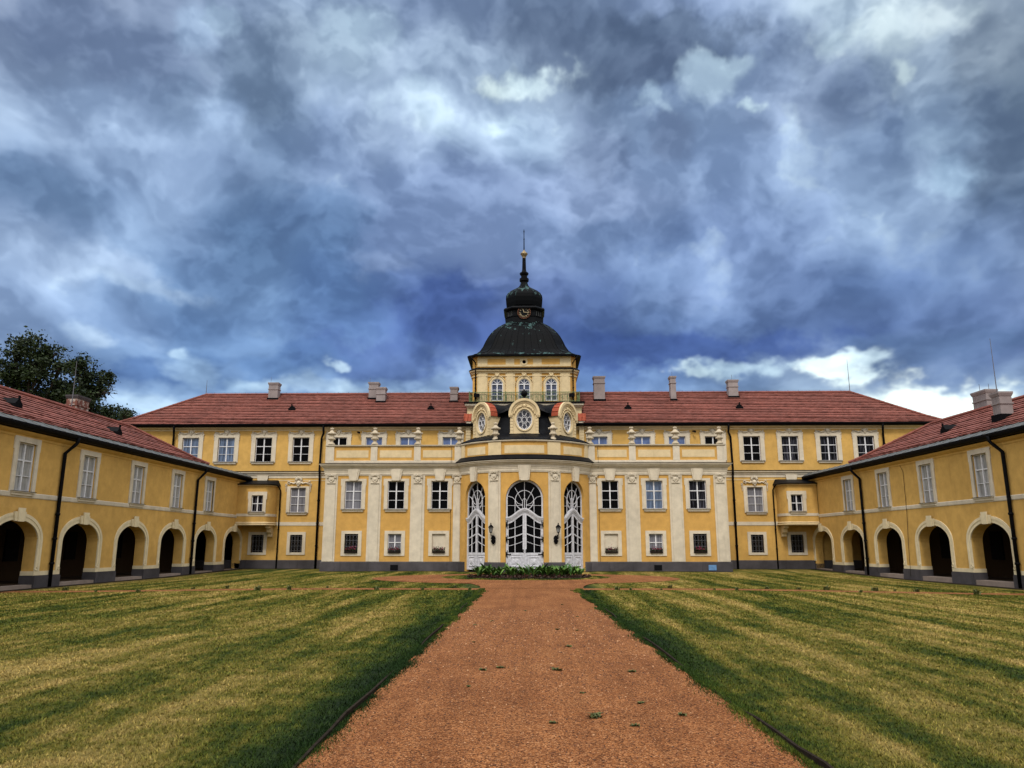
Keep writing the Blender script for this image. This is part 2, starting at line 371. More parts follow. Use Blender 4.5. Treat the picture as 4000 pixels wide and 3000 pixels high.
def window(kind,pane,parent,loc,rz=0,grille=False,sill=True,orn=None,frame=True,name='window'):
    w,h,b,top,bot,ear,rows=WT[kind]
    o=link(name,cached(('window_frame',kind,grille),lambda:frame_mb(w,h,rows),M['edging' if grille else 'white']),parent,loc,rz)
    link('pane',cached(('pane',kind,pane),lambda:pane_mb(w,h),M[pane]),o)
    link('surround',cached(('surround',kind),lambda:surround_mb(w,h,b,top,bot,ear),M['cream']),o)
    if sill:
        link('sill',cached(('sill',kind),lambda:sill_mb(w,b-.07),M['cream']),o); link('sill_flashing',cached(('sill_flashing',kind),lambda:MB().box(-w/2-b+.06,w/2+b-.06,-.18,.0,-.008,.012),M['black']),o)
    if orn=='garland': link('garland_relief',cached(('garland',kind),lambda:garland_orn(w,h),M['cream'],True),o)
    if orn=='lion': link('mask_relief',cached(('lion',kind),lambda:lion_orn(w,h),M['cream'],True),o)
    if grille: link('grille',cached(('grille',kind),lambda:grille_mb(w,h),M['grille']),o)
    return o

# ================================================================== PALACE
D1=5.24; XE=32.4; XC=14.3; RB=5.3; CH=4.6; YB=math.sqrt(RB*RB-CH*CH); TA=math.asin(CH/RB)
pal=thing('palace','long yellow baroque palace with red roofs, bowed white-door entrance and dark copper clock tower','palace')
def bow(th,d=0,z=0): return ((RB-d)*math.sin(th),YB-(RB-d)*math.cos(th),z)
ops=[]
UPX=[17.79,14.80,11.97,9.24,5.86]; UPL=[20.77,23.77,26.65]
upz=8.22
for s in (-1,1):
    for x in UPX+UPL: ops.append((s*x,.655,upz,upz+1.94,0))
    ops.append((s*17.80,.605,4.26,6.19,0))
    for x in (17.74,20.76): ops.append((s*x,.475,1.22,2.56,0))
mb=holed(MB(),lambda s,d,z:(s,D1+d,z),-XE,XE,.0,10.87,ops,.13)
mb.quad((-XE,D1,0),(-XE,14.4,0),(-XE,14.4,10.87),(-XE,D1,10.87)).quad((XE,D1,0),(XE,14.4,0),(XE,14.4,10.87),(XE,D1,10.87)).quad((-XE,14.4,0),(XE,14.4,0),(XE,14.4,10.87),(-XE,14.4,10.87))
mb.build('wall',M['yellow'],pal)
CX=[12.25,9.18,6.06]
for s in (-1,1):
    o2=[]
    for x in CX: o2+= [(s*x,.60,4.27,6.26,0),(s*x,.475,1.21,2.55,0)]
    a,b=sorted((s*XC,s*CH))
    mb=holed(MB(),lambda s_,d,z:(s_,d,z),a,b,0,7.3,o2,.13)
    mb.quad((s*XC,0,0),(s*XC,D1-.003,0),(s*XC,D1-.003,7.3),(s*XC,0,7.3)); mb.build('pavilion_wall',M['ochre'],pal)
# bow
DA=1.30/RB; SA=R(41.2); SW=.98/RB
dops=[(0,DA,.0,4.86,1.30),(-SA,SW,.0,4.95,1.21),(SA,SW,.0,4.95,1.21)]
mb=holed(MB(),lambda s,d,z:bow(s,d,z),-TA,TA,0,7.3,dops,.38,[TA*k/20 for k in range(-20,21)]); mb.build('bow_wall',M['ochre'],pal)
# plinths
def plinth_path(path,z1,o=.07,z0=-.25): return sweep(MB(),path,[(0.001,z0),(o,z0),(o,z1-.06),(o-.03,z1),(.001,z1)])
plinth_path([(-XE,D1),(-XC-.08,D1)],.65).build('plinth',M['stone'],pal); plinth_path([(XC+.08,D1),(XE,D1)],.65).build('plinth',M['stone'],pal)
bp=lambda a,b,n=10:[bow(a+(b-a)*k/n)[:2] for k in range(n+1)]
plinth_path([(-XC,D1-.08),(-XC,0),(-CH,0)]+bp(-TA,-SA-SW,3)[1:],.64,.10).build('plinth',M['stone'],pal)
plinth_path(bp(SA+SW,TA,3)[:-1]+[(CH,0),(XC,0),(XC,D1-.08)],.64,.10).build('plinth',M['stone'],pal)
for s in (-1,1):
    a,b=sorted((s*(SA-SW),s*DA)); plinth_path(bp(a,b,6),.64,.10).build('plinth',M['stone'],pal)
# entablature + cornice + parapet follow the pavilion and the bow
PATH=[(-XC,D1-.01),(-XC,0),(-CH,0)]+bp(-TA,TA,40)[1:-1]+[(CH,0),(XC,0),(XC,D1-.01)]
sweep(MB(),PATH,[(.002,6.66),(.05,6.66),(.05,6.72),(.075,6.73),(.075,6.90),(.10,6.92),(.10,7.0),(.13,7.02),(.13,7.10),(.002,7.10)]).build('architrave',M['cream'],pal)
sweep(MB(),PATH,[(.002,7.11),(.14,7.11),(.16,7.18),(.24,7.22),(.24,7.27),(.34,7.31),(.36,7.40),(.42,7.42),(.42,7.47),(.002,7.49)]).build('cornice',M['cream'],pal)
sweep(MB(),PATH[1:3] if 0 else PATH,[(.002,7.492),(.44,7.475),(.45,7.495),(.002,7.55)]).build('cornice_flashing',M['black'],pal)
sweep(MB(),bp(-TA*.985,TA*.985,40),[(.004,7.56),(.46,7.50),(.47,7.53),(.30,7.66),(.06,7.86),(.004,7.86)]).build('bow_apron_roof',M['blackroof'],pal,)
sweep(MB(),PATH,[(-.30,7.5),(0.02,7.5),(.02,7.71),(-.03,7.73),(-.03,8.74),(-.30,8.74)]).build('parapet',M['ochre'],pal)
sweep(MB(),PATH,[(-.03,7.56),(.06,7.56),(.06,7.70),(.0,7.73),(-.03,7.73)]).build('parapet_base',M['cream'],pal)
sweep(MB(),PATH,[(-.36,8.74),(.03,8.74),(.10,8.80),(.11,8.86),(-.36,8.88)]).build('parapet_coping',M['cream'],pal)
PIER=[14.03,10.87,7.73,4.80]
for s in (-1,1):
    for x in PIER:
        w=.24 if x<14 else .26
        MB().box(s*x-w,s*x+w,-.035,.03,7.735,8.738).build('parapet_pier',M['cream'],pal)
    for x0,x1 in ((13.61,11.28),(10.46,8.15),(7.33,5.2)):
        a,b=sorted((s*x0,s*x1)); MB().box(a,b,.012,.035,7.95,8.48).build('parapet_panel',M['paleyellow'],pal)
    MB().box(s*XC-.035,s*XC+.035,.3,.75,7.735,8.738).build('parapet_pier',M['cream'],pal)
# bow parapet piers and panels
def bowstrip(a0,a1,z0,z1,d0,d1,n=6): 
    return sweep(MB(),bp(a0,a1,n),[(-d1,z0),(-d0,z0),(-d0,z1),(-d1,z1)])
for s in (-1,1):
    a=sorted((s*R(17.5),s*R(28))); bowstrip(*a,7.735,8.738,-.03,.04).build('parapet_pier',M['paleyellow'],pal)
    a=sorted((s*R(53.5),s*R(58.5))); bowstrip(*a,7.735,8.738,-.03,.04).build('parapet_pier',M['paleyellow'],pal)
    a=sorted((s*R(31),s*R(50))); bowstrip(*a,7.95,8.5,.012,.04).build('parapet_panel',M['paleyellow'],pal)
bowstrip(-R(15),R(15),7.95,8.5,.012,.04,10).build('parapet_panel',M['paleyellow'],pal)
# terrace floor
mb=MB(); mb.quad((-XC+.3,.3,7.6),(XC-.3,.3,7.6),(XC-.3,D1,7.6),(-XC+.3,D1,7.6)); mb.build('terrace_floor',M['zinc'],pal)
# pilasters with capitals
def cap_mb():
    mb=MB(); mb.box(-.33,.33,-.19,-.1,.60,.66).box(-.30,.30,-.17,-.1,0,.035)
    for s in (-1,1): mb.tube([(x,-.16,z) for x,z in spiral(s*.28,.50,.015,.105,PI/2,s*1.6,20)],.03,5)
    mb.tube([(-.28+.56*t,-.16,.60-.07*math.sin(PI*t)) for t in [i/8 for i in range(9)]],.035,5)
    mb.prism([(-.2,.44),(.2,.44),(.17,.25),(0,.08),(-.17,.25)],-.15,-.1); ball(mb,0,-.16,.3,.10,1,.5,1.2); ball(mb,0,-.17,.6,.07)
    for s in (-1,1): mb.tube([(s*.2,-.15,.44),(s*.18,-.16,.24),(0,-.15,.06)],.02,4)
    return mb
def pilaster(x,back0,back1,shaft0,shaft1,y=0,rz=0,loc=None):
    mb=MB(); mb.box(back0,back1,-.045,-.001,.645,6.655).box(shaft0,shaft1,-.10,-.045,.645,6.655)
    p=mb.build('pilaster',M['cream'],pal,False,loc,rz)
    c=link('capital',cached(('capital',),cap_mb,M['cream']),p,((shaft0+shaft1)/2,0,6.09)); return p
for s in (-1,1):
    for x,hb,hs in ((13.85,.45,.32),(10.71,.47,.32),(7.63,.50,.32),(4.83,.26,.22)):
        pilaster(x,-hb,hb,-hs,hs,0,0,(s*x,0,0))
    th=s*R(22.8); p=bow(th); pilaster(0,-.46,.46,-.31,.31,0,th,(p[0]-.03*math.sin(th),p[1]+.03*math.cos(th),0))
# keystones
def key_mb(z0,z1,w0,w1,d=.17):
    mb=MB(); mb.prism([(-w0*.5,z0),(w0*.5,z0),(w1*.5,z1),(-w1*.5,z1)],-d+.05,0); mb.prism([(-w0*.36,z0-.03),(w0*.36,z0-.03),(w1*.36,z1-.005),(-w1*.36,z1-.005)],-d,-d+.05); return mb
for s in (-1,1):
    for x in CX: link('keystone',cached(('keystone',0),lambda:key_mb(6.31,7.108,.58,.90,.21),M['cream']),pal,(s*x,0,0))
    th=s*SA; p=bow(th); link('keystone',cached(('keystone',1),lambda:key_mb(6.12,7.108,.52,.72,.21),M['cream']),pal,p,th)
    MB().prism([(s*20.66-.33,6.52),(s*20.66+.33,6.52),(s*20.66+.46,7.13),(s*20.66-.46,7.13)],D1-.14,D1-.002).build('keystone',M['cream'],pal)
link('keystone',cached(('keystone',2),lambda:key_mb(6.10,7.108,.66,.90,.21),M['cream']),pal,bow(0))
# main block mouldings
for s in (-1,1):
    a,b=sorted((s*XE,s*(XC+.002))); P=[(a,D1),(b,D1)]
    sweep(MB(),P,[(.002,6.94),(.03,6.94),(.03,7.12),(.08,7.15),(.10,7.25),(.20,7.33),(.22,7.42),(.002,7.44)]).build('string_cornice',M['cream'],pal)
    sweep(MB(),P,[(.002,7.442),(.24,7.425),(.25,7.45),(.002,7.50)]).build('string_cornice_flashing',M['black'],pal)
    sweep(MB(),P,[(.002,3.26),(.035,3.26),(.035,3.53),(.002,3.53)]).build('string_course',M['cream'],pal)
    sweep(MB(),P,[(.002,6.72),(.02,6.72),(.02,6.78),(.002,6.78)]).build('string_course',M['paleyellow'],pal)
P=[(-XE,14.4),(-XE,D1),(XE,D1),(XE,14.4)]
sweep(MB(),P,[(.002,10.70),(.04,10.70),(.04,10.80),(.16,10.84),(.24,10.90),(.26,10.96),(.002,10.96)]).build('eaves_cornice',M['paleyellow'],pal)
sweep(MB(),P,[(.002,10.962),(.50,10.99),(.56,11.04),(.60,11.10),(.60,11.17),(.50,11.17),(.002,11.03)]).build('gutter',M['black'],pal)
# windows
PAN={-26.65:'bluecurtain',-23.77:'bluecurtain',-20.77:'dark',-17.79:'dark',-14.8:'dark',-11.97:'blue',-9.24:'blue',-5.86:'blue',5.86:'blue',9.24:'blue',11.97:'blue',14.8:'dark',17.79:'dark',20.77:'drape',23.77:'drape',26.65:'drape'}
for s in (-1,1):
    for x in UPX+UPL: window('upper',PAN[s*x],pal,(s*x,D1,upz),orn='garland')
    window('lion','curtain',pal,(s*17.80,D1,4.26),orn='lion')
    for x in (17.74,20.76): window('ground','dark',pal,(s*x,D1,1.22),grille=True,sill=False)
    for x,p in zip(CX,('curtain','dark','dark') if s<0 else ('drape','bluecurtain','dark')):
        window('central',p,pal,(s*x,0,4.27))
    window('ground','dark',pal,(s*12.25,0,1.21),grille=True,sill=False)
    window('ground','curtain',pal,(s*9.18,0,1.21),sill=False)
    # blind window
    w,h,b,top,bot,ear,rows=WT['ground']
    o=MB().quad((-w/2,.06,0),(w/2,.06,0),(w/2,.06,h),(-w/2,.06,h)).build('blind_window',M['cream'],pal,False,(s*6.06,0,1.21))
    link('surround',cached(('surround','ground'),lambda:surround_mb(w,h,b,top,bot,ear),M['cream']),o)
# plinth hatches
for x,m in ((-9.15,'blackvoid'),(9.25,'blackvoid'),(13.0,'bluepanel')):
    MB().box(x-.27,x+.27,-.125,-.098,.06,.42).build('plinth_hatch',M[m],pal)
# downpipes
def pipe(pts,r=.07,parent=pal,name='downpipe'):
    mb=MB(); mb.tube(pts,r,8); z=[p for p in pts][-1]
    for k in (.25,.5,.75):
        a=Vector(pts[-2]); b=Vector(pts[-1]); q=a.lerp(b,k); mb.lathe([(r*1.35,-.05),(r*1.35,.05)],q.x,q.y,8,q.z)
    return mb.build(name,M['black'],parent,True)
for s in (-1,1):
    pipe([(s*15.95,D1-.5,11.05),(s*15.95,D1-.45,10.8),(s*15.95,D1-.30,10.45),(s*15.95+s*.18,D1-.15,10.1),(s*15.95+s*.18,D1-.32,7.6),(s*15.95+s*.18,D1-.16,6.9),(s*15.95+s*.18,D1-.13,0)],.085)
    pipe([(s*27.9,D1-.5,11.05),(s*27.9,D1-.45,10.75),(s*28,D1-.16,10.3),(s*28.05,D1-.13,7.0)],.085)
    pipe([(s*19.30,D1-.62,6.36),(s*19.22,D1-.4,6.2),(s*19.16,D1-.12,5.95),(s*19.16,D1-.11,0)],.055)
# corner bays (rounded, on a console) beside the wings
def bay(s):
    P=1.5; XW=22.0; x1=19.42
    XF=19.92; pts=[(XW,P)]+[(XF-(XF-x1)*math.sin(a),P*math.cos(a)*.999+.0) for a in [PI/2*k/8 for k in range(0,9)]]
    path=[(s*x,D1-p) for x,p in pts]
    if s<0: path=path
    else: path=path[::-1]
    # right-hand normal must point outwards (-y)
    cp=path[1:] if s<0 else path[:-1]; mb=MB(); sweep(mb,cp,[(-.05,3.5),(0,3.5),(0,6.28),(-.05,6.28)]); a,b=sorted((s*XW,s*XF)); holed(mb,lambda q,d,z:(q,D1-P+d,z),a,b,3.5,6.28,[(s*20.46,.435,4.25,5.51,0)],.2); mb.build('bay_wall',M['yellow'],pal)
    sweep(MB(),path,[(-.3,3.24),(.06,3.24),(.10,3.30),(.05,3.34),(.08,3.44),(.03,3.5),(-.3,3.5)]).build('bay_base_moulding',M['paleyellow'],pal)
    sweep(MB(),path,[(-.03,3.92),(.03,3.92),(.03,4.12),(-.03,4.12)]).build('bay_string_course',M['cream'],pal)
    sweep(MB(),path,[(-.03,6.22),(.04,6.22),(.10,6.30),(.10,6.36),(-.03,6.36)]).build('bay_cornice',M['paleyellow'],pal)
    top=[(x,y,6.37) for x,y in offset(path,.22)]; bot=[(x,y,6.30) for x,y in offset(path,.22)]
    apex=[(x,D1-.01,6.78) for x,y in path]
    mb=MB(); mb.stack([bot,top,apex],False,False); mb.stack([[(x,y,6.295) for x,y in offset(path,.0)],bot],False,False); mb.build('bay_roof',M['blackroof'],pal)
    mb=MB(); mb.stack([[(x,y,3.245) for x,y in path],[(x,D1,3.245) for x,y in path]],False,False); mb.build('bay_soffit',M['yellow'],pal)
    window('bay','drape',pal,(s*20.46,D1-P*1.0,4.25),0)
    mb=MB(); xs=s*19.75
    mb.stack([[(xs-.17,y,z),(xs+.17,y,z)] for y,z in ((D1-.9,3.23),(D1-.9,3.05),(D1-.55,3.0),(D1-.55,2.72),(D1-.3,2.66),(D1-.3,2.42),(D1-.02,2.40),(D1-.02,3.23))],False,False)
    for sx in (-.17,.17): mb.add([(xs+sx,y,z) for y,z in ((D1-.9,3.23),(D1-.9,3.05),(D1-.55,3.0),(D1-.55,2.72),(D1-.3,2.66),(D1-.3,2.42),(D1-.02,2.40),(D1-.02,3.23))],[tuple(range(8))])
    mb.build('bay_console',M['paleyellow'],pal)
bay(-1); bay(1)

# ------------------------------------------------------------------ tiled slopes
def slope(mb,fm,prof,xl,xr,course=.32,tile=.24,lift=.085):
    """courses of tiles; prof: (y,z) from eave to ridge; xl/xr(t) left/right limits for t in 0..1 (by y)"""
    seg=[0]; 
    for a,b in zip(prof,prof[1:]): seg.append(seg[-1]+math.hypot(b[0]-a[0],b[1]-a[1]))
    T=seg[-1]; n=max(2,round(T/course))
    def at(d):
        d=min(max(d,0),T)
        for k in range(len(seg)-1):
            if d<=seg[k+1]+1e-9:
                f=(d-seg[k])/(seg[k+1]-seg[k]); return prof[k][0]+(prof[k+1][0]-prof[k][0])*f, prof[k][1]+(prof[k+1][1]-prof[k][1])*f
    y0,yr=prof[0][0],prof[-1][0]
    for (ya,za),(yb,zb) in zip(prof,prof[1:]):      # boarding under the tiles
        ta,tb=(ya-y0)/(yr-y0),(yb-y0)/(yr-y0); mb.quad(fm(xl(ta),ya,za-.02),fm(xr(ta),ya,za-.02),fm(xr(tb),yb,zb-.02),fm(xl(tb),yb,zb-.02))
    mb.quad(fm(xl(0),y0,prof[0][1]-.02),fm(xr(0),y0,prof[0][1]-.02),fm(xr(0),y0-.06,prof[0][1]-.10),fm(xl(0),y0-.06,prof[0][1]-.10))
    for i in range(n):
        ya,za=at(T*i/n-.035*(i>0)); yb,zb=at(T*(i+1)/n)
        ta=(ya-y0)/(yr-y0); tb=(yb-y0)/(yr-y0)
        la,ra,lb,rb=xl(ta),xr(ta),xl(tb),xr(tb); k=max(2,int((ra-la)/tile))
        lo=[];up=[];bt=[];un=[]
        wob=[.012*math.sin(la*3+i*1.7+j*.11)+random.uniform(-.012,.012) for j in range(k+1)]
        for j in range(k+1):
            f=j/k; xa=la+(ra-la)*f; xb=lb+(rb-lb)*f; h=lift+wob[j]
            lo.append(fm(xa,ya,za+h)); up.append(fm(xb,yb,zb+.004)); dd=.7*(yb-ya); bt.append(fm(xa,ya+.004,za+h-.028)); un.append(fm(xa+(xb-xa)*.7,ya+dd,za+.7*(zb-za)-.004))
        mb.stack([un,bt,lo,up],False,False)
    return mb
RZ=14.53; EY=D1-.5; RY=9.84; XH=32.9; XR_=27.75
prof=[(EY,11.16),(EY+1.1,11.80),(RY,RZ)]
mb=MB()
def clip_seg(a,b):   # leave the slope open where the tower base stands
    return a,b
tz=4.62
slope(mb,lambda x,y,z:(x,y,z),prof,lambda t:-XH+(XH-XR_)*t,lambda t:-tz)
slope(mb,lambda x,y,z:(x,y,z),prof,lambda t:tz,lambda t:XH-(XH-XR_)*t)
slope(mb,lambda x,y,z:(x,2*RY-y,z),prof,lambda t:-XH+(XH-XR_)*t,lambda t:XH-(XH-XR_)*t,.6,3)
for s in (-1,1):
    pr=[(-XH,11.16),(-XH+1.1,11.80),(-XR_,RZ)]
    slope(mb,lambda x,y,z:(s*-y if s<0 else -y,x,z) if 0 else ((-y if s>0 else y),x,z),pr,lambda t:EY+(RY-EY)*t,lambda t:2*RY-EY-(RY-EY)*t,.32,.4)
roof=mb.build('roof',M['tile'],pal)
def ridge_mb(mb,pts,r=.10,step=.36):
    for a,b in zip(pts,pts[1:]):
        a,b=Vector(a),Vector(b); n=max(1,int((b-a).length/step))
        for k in range(n):
            p,q=a.lerp(b,k/n),a.lerp(b,(k+1)/n+.02); mb.tube([p,q],[r*1.12,r*.9],6)
    return mb
for s in (-1,1):
    ridge_mb(MB(),[(s*XR_,RY,RZ+.06),(s*4.6,RY,RZ+.06)]).build('ridge_tiles',M['tile'],roof); ridge_mb(MB(),[(s*XH,EY,11.22),(s*(XH-1.1),EY+1.1,11.88),(s*XR_,RY,RZ+.06)]).build('hip_tiles',M['tile'],roof)
mb=MB()
for x in [x*.9 for x in range(-30,31)]:
    if abs(x)>5 and abs(x)<XR_: mb.tube([(x,RY,RZ+.08),(x,RY,RZ+.24)],.012,4)
for s in (-1,1): mb.tube([(s*4.7,RY,RZ+.23),(s*XR_,RY,RZ+.23)],.007,4)
mb.build('lightning_wire',M['greyiron'],roof)
def chimney(cx,cy,w,d,z0,z1,parent,m='chimney',rod=None,capw=.07):
    h=z1-z0; mb=MB(); mb.box(cx-w/2,cx+w/2,cy-d/2,cy+d/2,z0,z1-.14)
    mb.box(cx-w/2-.045,cx+w/2+.045,cy-d/2-.045,cy+d/2+.045,z1-.62,z1-.55)
    c=mb.build('chimney',M[m],parent)
    mb=MB(); mb.stack([[(cx-a,cy-b,z),(cx+a,cy-b,z),(cx+a,cy+b,z),(cx-a,cy+b,z)] for a,b,z in ((w/2+.02,d/2+.02,z1-.22),(w/2+capw,d/2+capw,z1-.08),(w/2+capw,d/2+capw,z1))]); mb.build('chimney_cap',M['stone' if m!='chimney' else 'chimney'],c)
    MB().box(cx-w/2-.07,cx+w/2+.07,cy-d/2-.09,cy+d/2+.07,z0,z0+h*.0+.9*0+.0+zb_flash(z0)).build('chimney_flashing',M['black'],c)
    if rod: MB().tube([(cx+rod[0],cy,z1),(cx+rod[0],cy,z1+rod[1])],.012,5).build('lightning_rod',M['greyiron'],c)
    return c
def zb_flash(z): return 1.15
def zroof(y): 
    return 11.80+(RZ-11.80)*(y-EY-1.1)/(RY-EY-1.1)
# visible base heights come from where each stack breaks the front slope
for cx,w,y,z1,rod in ((-21.6,.80,9.35,15.46,(-.35,.55)),(-12.95,.80,9.3,15.44,(-.38,.45)),(-12.2,.75,8.75,14.88,None),(-6.0,.62,8.75,14.88,None),(6.29,.92,8.9,15.78,None),(12.5,.45,8.9,15.76,(0,.45)),(17.65,.80,9.35,15.52,(.0,.5))):
    z0=zroof(y-.35)-1.0; chimney(cx,y,w,.7,z0,z1,roof,'chimney',rod)
def vent(x,y,z,parent,rz=0):
    mb=MB(); mb.add([(-.28,0,-.02),(.28,0,-.02),(.28,0,.22),(0,0,.50),(-.28,0,.22),(-.28,1.0,.30),(.28,1.0,.30),(0,1.1,.55)],[(0,1,2,3,4),(4,3,7,5),(3,2,6,7),(0,4,5),(1,6,2)])
    mb.box(-.05,.05,-.02,.05,.48,.60)
    return mb.build('roof_vent',M['black'],parent,False,(x,y,z),rz)
for x in (-19.3,-7.75,8.45,17.55): vent(x,7.05,zroof(7.05)-.02,roof)
for s,h in ((-1,1.35),(1,2.9)):
    mb=MB(); mb.tube([(s*XR_,RY,RZ),(s*XR_-s*.0,RY,RZ+h)],[.035,.012],6); ball(mb,s*XR_,RY,RZ+.1,.09); mb.build('lightning_rod',M['greyiron'],roof)

# ------------------------------------------------------------------ bow roof, dormers
def bowpt(th,r,z): return (r*math.sin(th),YB-r*math.cos(th),z)
rp=[(5.36,8.87),(5.42,8.90),(5.38,8.94),(4.7,9.22),(4.1,9.42),(3.75,9.55),(3.45,10.2),(3.1,10.95),(2.7,11.45),(2.0,11.95),(1.2,12.25),(.3,12.4)]
nb=36; rings=[[bowpt(-PI/2+PI*k/nb*1.0,r,z) for k in range(nb+1)] for r,z in rp]
rings=[[ (x,min(y,5.0),z) for x,y,z in r] for r in rings]
mb=MB(); mb.stack(rings,False,False)
top=rings[-1]
mb.quad((-3.4,YB,11.0),(3.4,YB,11.0),(3.4,5.2,12.1),(-3.4,5.2,12.1)); mb.build('bow_roof',M['blackroof'],pal,True)
mb=MB()
for k in range(0,nb+1,3): mb.tube([rings[j][k] for j in range(2,10)],.022,4)
mb.build('roof_seams',M['blackroof'],[o for o in pal.children if o.name.startswith('bow_roof')][0])
def oval(a,b,n=32,cx=0,cz=0): return [(cx+a*math.sin(2*PI*k/n),cz+b*math.cos(2*PI*k/n)) for k in range(n)]
def dormer(th,side):
    """round-headed dormer; local front plane y=0, foot at z=0"""
    r=3.86 if not side else 3.95
    p=bowpt(th,r,9.50); root=None
    hw=1.0; sh=1.40; n=20; rad=1.0
    arch=[(-hw*math.cos(PI*k/n),sh+rad*math.sin(PI*k/n)) for k in range(n+1)]
    outline=[(-hw,0),(hw,0)]+arch[::-1]
    # front wall with an oval hole, body sides behind it
    ov=oval(.56,.74,40,0,1.0); mb=MB()
    out=[]
    for x,z in ov:
        dx,dz=x,z-1.0; best=1e9
        m=len(outline)
        for i in range(m):
            (ax,az),(bx,bz)=outline[i],outline[(i+1)%m]; ex,ez=bx-ax,bz-az; den=dx*ez-dz*ex
            if abs(den)<1e-9: continue
            t=((ax)*ez-(az-1.0)*ex)/den; u=((ax)*dz-(az-1.0)*dx)/den
            if t>0 and -1e-6<=u<=1+1e-6: best=min(best,t)
        out.append((dx*best,1.0+dz*best))
    mb.stack([[(x,0,z) for x,z in out],[(x,0,z) for x,z in ov],[(x,.3,z) for x,z in ov]],True,False)
    D=2.3
    for s in (-1,1): mb.quad((s*hw,0,-.3),(s*hw,D,-.3),(s*hw,D,sh),(s*hw,0,sh))
    mb.quad((-hw,0,-.3),(hw,0,-.3),(hw,0,0),(-hw,0,0))
    root=mb.build('dormer',M['paleyellow'],pal,False,p,th)
    # barrel roof
    mb=MB(); ys=[-.02,.55,D] ; ar=[(-1.10*math.cos(PI*k/n),sh-.02+1.10*math.sin(PI*k/n)) for k in range(n+1)]
    if side:
        mb.stack([[(x,-.02,z) for x,z in ar],[(x,.62,z) for x,z in ar]],False,False)
        for k in range(2,n-1,2): mb.tube([(ar[k][0],-.02,ar[k][1]),(ar[k][0],.62,ar[k][1])],.035,5)
        mb.build('dormer_tile_roof',M['terracotta'],root,True)
        mb=MB(); mb.stack([[(x*.985,.60,z-.01) for x,z in ar],[(x*.985,D+.4,z-.01) for x,z in ar]],False,False); mb.build('dormer_roof',M['blackroof'],root,True)
    else:
        mb.stack([[(x,-.02,z) for x,z in ar],[(x,D+.8,z) for x,z in ar]],False,False)
        for s in (-1,1): mb.stack([[(s*1.04,.35,sh+.40),(s*1.6,.85,sh+.24),(s*2.35,1.35,sh+.16)],[(s*.98,1.9,sh+.85),(s*1.6,2.2,sh+.75),(s*2.35,2.5,sh+.6)]],False,False)
        mb.build('dormer_roof',M['blackroof'],root,True)
    # hood mould with scrolled ends
    mb=MB()
    for rr,w,y in ((1.03,.17,-.16),(.93,.09,-.10),(.84,.06,-.06)):
        mb.ribbon([(-rr*math.cos(PI*k/n),sh+rr*math.sin(PI*k/n)) for k in range(n+1)],w,y,.0)
    for s in (-1,1):
        mb.box(s*.98-.14,s*.98+.14,-.15,0,sh-.10,sh); tub(mb,spiral(s*.97,sh-.14,.02,.12,PI/2,s*-1.4),.045,-.13)
    mb.build('hood_moulding',M['paleyellow'],root)
    # rusticated corner strips
    for s in (-1,1):
        mb=MB()
        for k in range(6): mb.box(s*.90-.105,s*.90+.105,-.07,.0,.02+k*.212,.205+k*.212)
        mb.box(s*.86-.2,s*.86+.2,-.075,0,-.02,.02+.0); mb.build('corner_strip',M['paleyellow'],root)
    mb=MB(); mb.ribbon(oval(.615,.795,40,0,1.0),.10,-.08,0,True); mb.build('oval_surround',M['paleyellow'],root)
    mb=MB(); mask(mb,1.98,.7)
    for s in (-1,1):
        tub(mb,[(s*(.15+.62*t),1.98-.55*t*t-.05) for t in [i/8 for i in range(9)]],[.04,.05,.055,.05,.05,.045,.04,.035,.03],-.06)
        for k in range(5): ball(mb,s*(.25+.12*k),-.08,1.90-.03*k*k,.06,n=6)
    mb.build('garland_relief',M['paleyellow'],root,True)
    g=MB(); g.add([(x,.16,z) for x,z in oval(.56,.74,32,0,1.0)],[tuple(range(32))]); g=g.build('rose_window_pane',M['rose'],root)
    mb=MB(); mb.ribbon(oval(.53,.71,32,0,1.0),.06,.08,.15,True); mb.ribbon(oval(.16,.19,20,0,1.0),.035,.1,.15,True)
    for k in range(8):
        a=2*PI*k/8; mb.ribbon(oval(.155,.20,16,.36*math.sin(a),1.0+.48*math.cos(a)),.03,.1,.15,True)
    mb.build('rose_tracery',M['white'],g)
    if not side:
        mb=MB(); ball(mb,0,-.05,2.86,.24,n=12); mb.lathe([(.10,2.48),(.06,2.58),(.14,2.66)],0,-.05,10); ball(mb,0,-.05,3.12,.06); mb.build('ball_finial',M['black'],root,True)
    return root
dormer(0,False); dormer(R(52),True); dormer(R(-52),True)
# wall behind, with rusticated strips and terracotta caps
for s in (-1,1):
    st=MB()
    for k in range(10): st.box(s*4.48-.19,s*4.48+.19,5.0,5.06,8.85+k*.235,8.85+k*.235+.215)
    st=st.build('corner_strip',M['paleyellow'],pal)
    MB().box(s*4.48-.18,s*4.48+.18,5.06,5.24,7.6,11.3).build('corner_strip_core',M['paleyellow'],pal)
    mb=MB(); mb.box(s*4.5-.24,s*4.5+.24,4.92,5.3,11.2,11.36); mb.build('corner_strip_capital',M['cream'],pal)
    mb=MB()
    x0=s*4.52
    mb.stack([[(x0-.30,4.86,11.37),(x0+.30,4.86,11.37)],[(x0-.29,4.95,11.66),(x0+.29,4.95,11.66)],[(x0-.28,5.12,12.0),(x0+.28,5.12,12.0)]],False,False)
    for dx in (-.28,0,.28): mb.tube([(x0+dx,4.86,11.38),(x0+dx*.98,4.95,11.68),(x0+dx*.95,5.12,12.0)],.05,5)
    for sx in (-.3,.3): mb.add([(x0+sx,4.86,11.37),(x0+sx,5.3,11.37),(x0+sx*.93,5.3,12.0),(x0+sx*.93,5.12,12.0)],[(0,1,2,3)])
    mb.build('terracotta_cap',M['terracotta'],pal)
